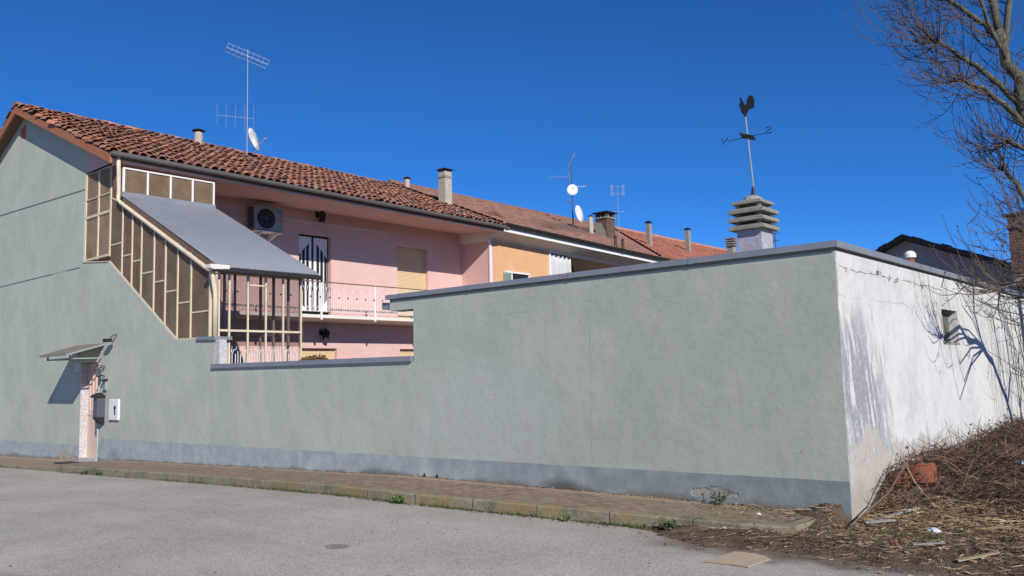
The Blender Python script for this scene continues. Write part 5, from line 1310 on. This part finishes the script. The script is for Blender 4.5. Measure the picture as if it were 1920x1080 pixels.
weed('weed', (-4.75, -1.2, -0.04), 0.17, 34, 'bushy dark weed at the kerb foot, nearest the corner', .8, .04, cols_=[(0.045, 0.075, 0.035), (0.07, 0.10, 0.05)])
weed('weed', (-8.75, -1.44, -0.04), 0.16, 26, 'leafy weed at the kerb foot below the wall step', .7, .045)
weed('weed', (-4.7, -0.12, 0.10), 0.26, 12, 'spiky green weed on the pavement against the wall foot', .55, .035, cols_=[(0.06, 0.10, 0.045)])
weed('weed', (-6.05, -1.28, -0.04), 0.08, 16, 'low green tuft at the kerb between the two bushier weeds', .9, .035)
weed('weed', (-18.9, -1.38, zroad(-18.9)), 0.12, 18, 'small dark weed at the kerb below the meter cabinet', .9, .05)
weed('weed', (-18.2, -1.36, zroad(-18.2)), 0.10, 14, 'small dark weed at the kerb, second from the left', .9, .05)
b = MB()
def tuft(x, n, h):
    for k in range(n):
        xx = x + lit.gauss(0, .14); yy = ykerb(xx) - abs(lit.gauss(0, .025)) - .006; p = Vector((xx, yy, zroad(xx))); b.tint = shade(lit.choice(GRN), lit.uniform(.7, 1.25))
        e = p + Vector((lit.gauss(0, .4), lit.gauss(-.2, .3), 1)).normalized() * h * lit.uniform(.4, 1); w_ = Vector((lit.uniform(.003, .008), 0, 0))
        b.add([p - w_, p + w_, p.lerp(e, .6) + w_ * 1.3, e, p.lerp(e, .6) - w_ * 1.3], [(0, 1, 2, 3, 4)])
for x in (-7.9, -7.7, -7.5, -8.2, -9.1, -9.4, -7.05, -6.8, -6.6, -5.75, -5.5, -5.3, -5.2, -6.2, -4.95, -4.5, -4.4, -12.2, -12.0, -11.7, -11.3, -10.9, -10.4, -10.0, -13.0, -14.1, -14.3, -14.6, -15.2, -15.5, -17.4, -19.4): tuft(x, lit.randint(14, 42), lit.uniform(.03, .065))
for k in range(260): tuft(lit.uniform(-16, -3.8), 1, .035)
for k in range(260):
    x = lit.uniform(-2.9, -2.3) + .1; y = -.55 + lit.gauss(0, .05); p = Vector(hv(x, y)); b.tint = lit.choice(GRN); e = p + Vector((lit.gauss(0, .4), lit.gauss(0, .4), 1)).normalized() * .04; w_ = Vector((.003, 0, 0)); b.add([p - w_, p + w_, e], [(0, 1, 2)])
tag(b.build('kerb_grass', 'leaf'), 'sparse green grass along the foot of the kerb', 'grass', kind='stuff')
b = MB()                                                # earth and crumbs gathered along wall foot and kerb foot
for k in range(2600):
    x = lit.uniform(-20, -3.7); wallside = lit.random() < .45
    y = -abs(lit.gauss(0, .04)) - .005 if wallside else ykerb(x) - abs(lit.gauss(0, .05 + .06 * sm(-8, -4, x))) - .005
    z = (zpave(x) if wallside else zroad(x)) + .004; s = lit.uniform(.006, .02); b.tint = shade(lit.choice(DRY), lit.uniform(.6, 1.3)); a = lit.uniform(0, 6.28)
    b.add([(x + s * math.cos(a + t), y + s * .7 * math.sin(a + t), z + lit.uniform(0, s * .8)) for t in (0, 1.5, 3.1, 4.6)], [(0, 1, 2, 3)])
for k in range(260):                                    # grit and leaves on the road
    x = lit.uniform(-16, 0); y = lit.uniform(-6.5, -1.7); z = zroad(x) + .004; s = lit.uniform(.006, .022); b.tint = lit.choice([(0.10, 0.07, 0.05), (0.5, 0.47, 0.42), (0.2, 0.14, 0.09)]); a = lit.uniform(0, 6.28)
    b.add([(x + s * math.cos(a + t), y + s * .7 * math.sin(a + t), z + lit.uniform(0, s * .5)) for t in (0, 1.5, 3.1, 4.6)], [(0, 1, 2, 3)])
tag(b.build('crumbs', 'litter'), 'crumbs of earth and dead leaves along the wall foot, kerb and road', 'litter', kind='stuff')
# dry clump lying on the low coping
tag(NEST.build('twig_clump', 'litter', origin=(-13.0, 0.25, 1.98)), 'brown clump of dry twigs on the low wall coping', 'twigs')
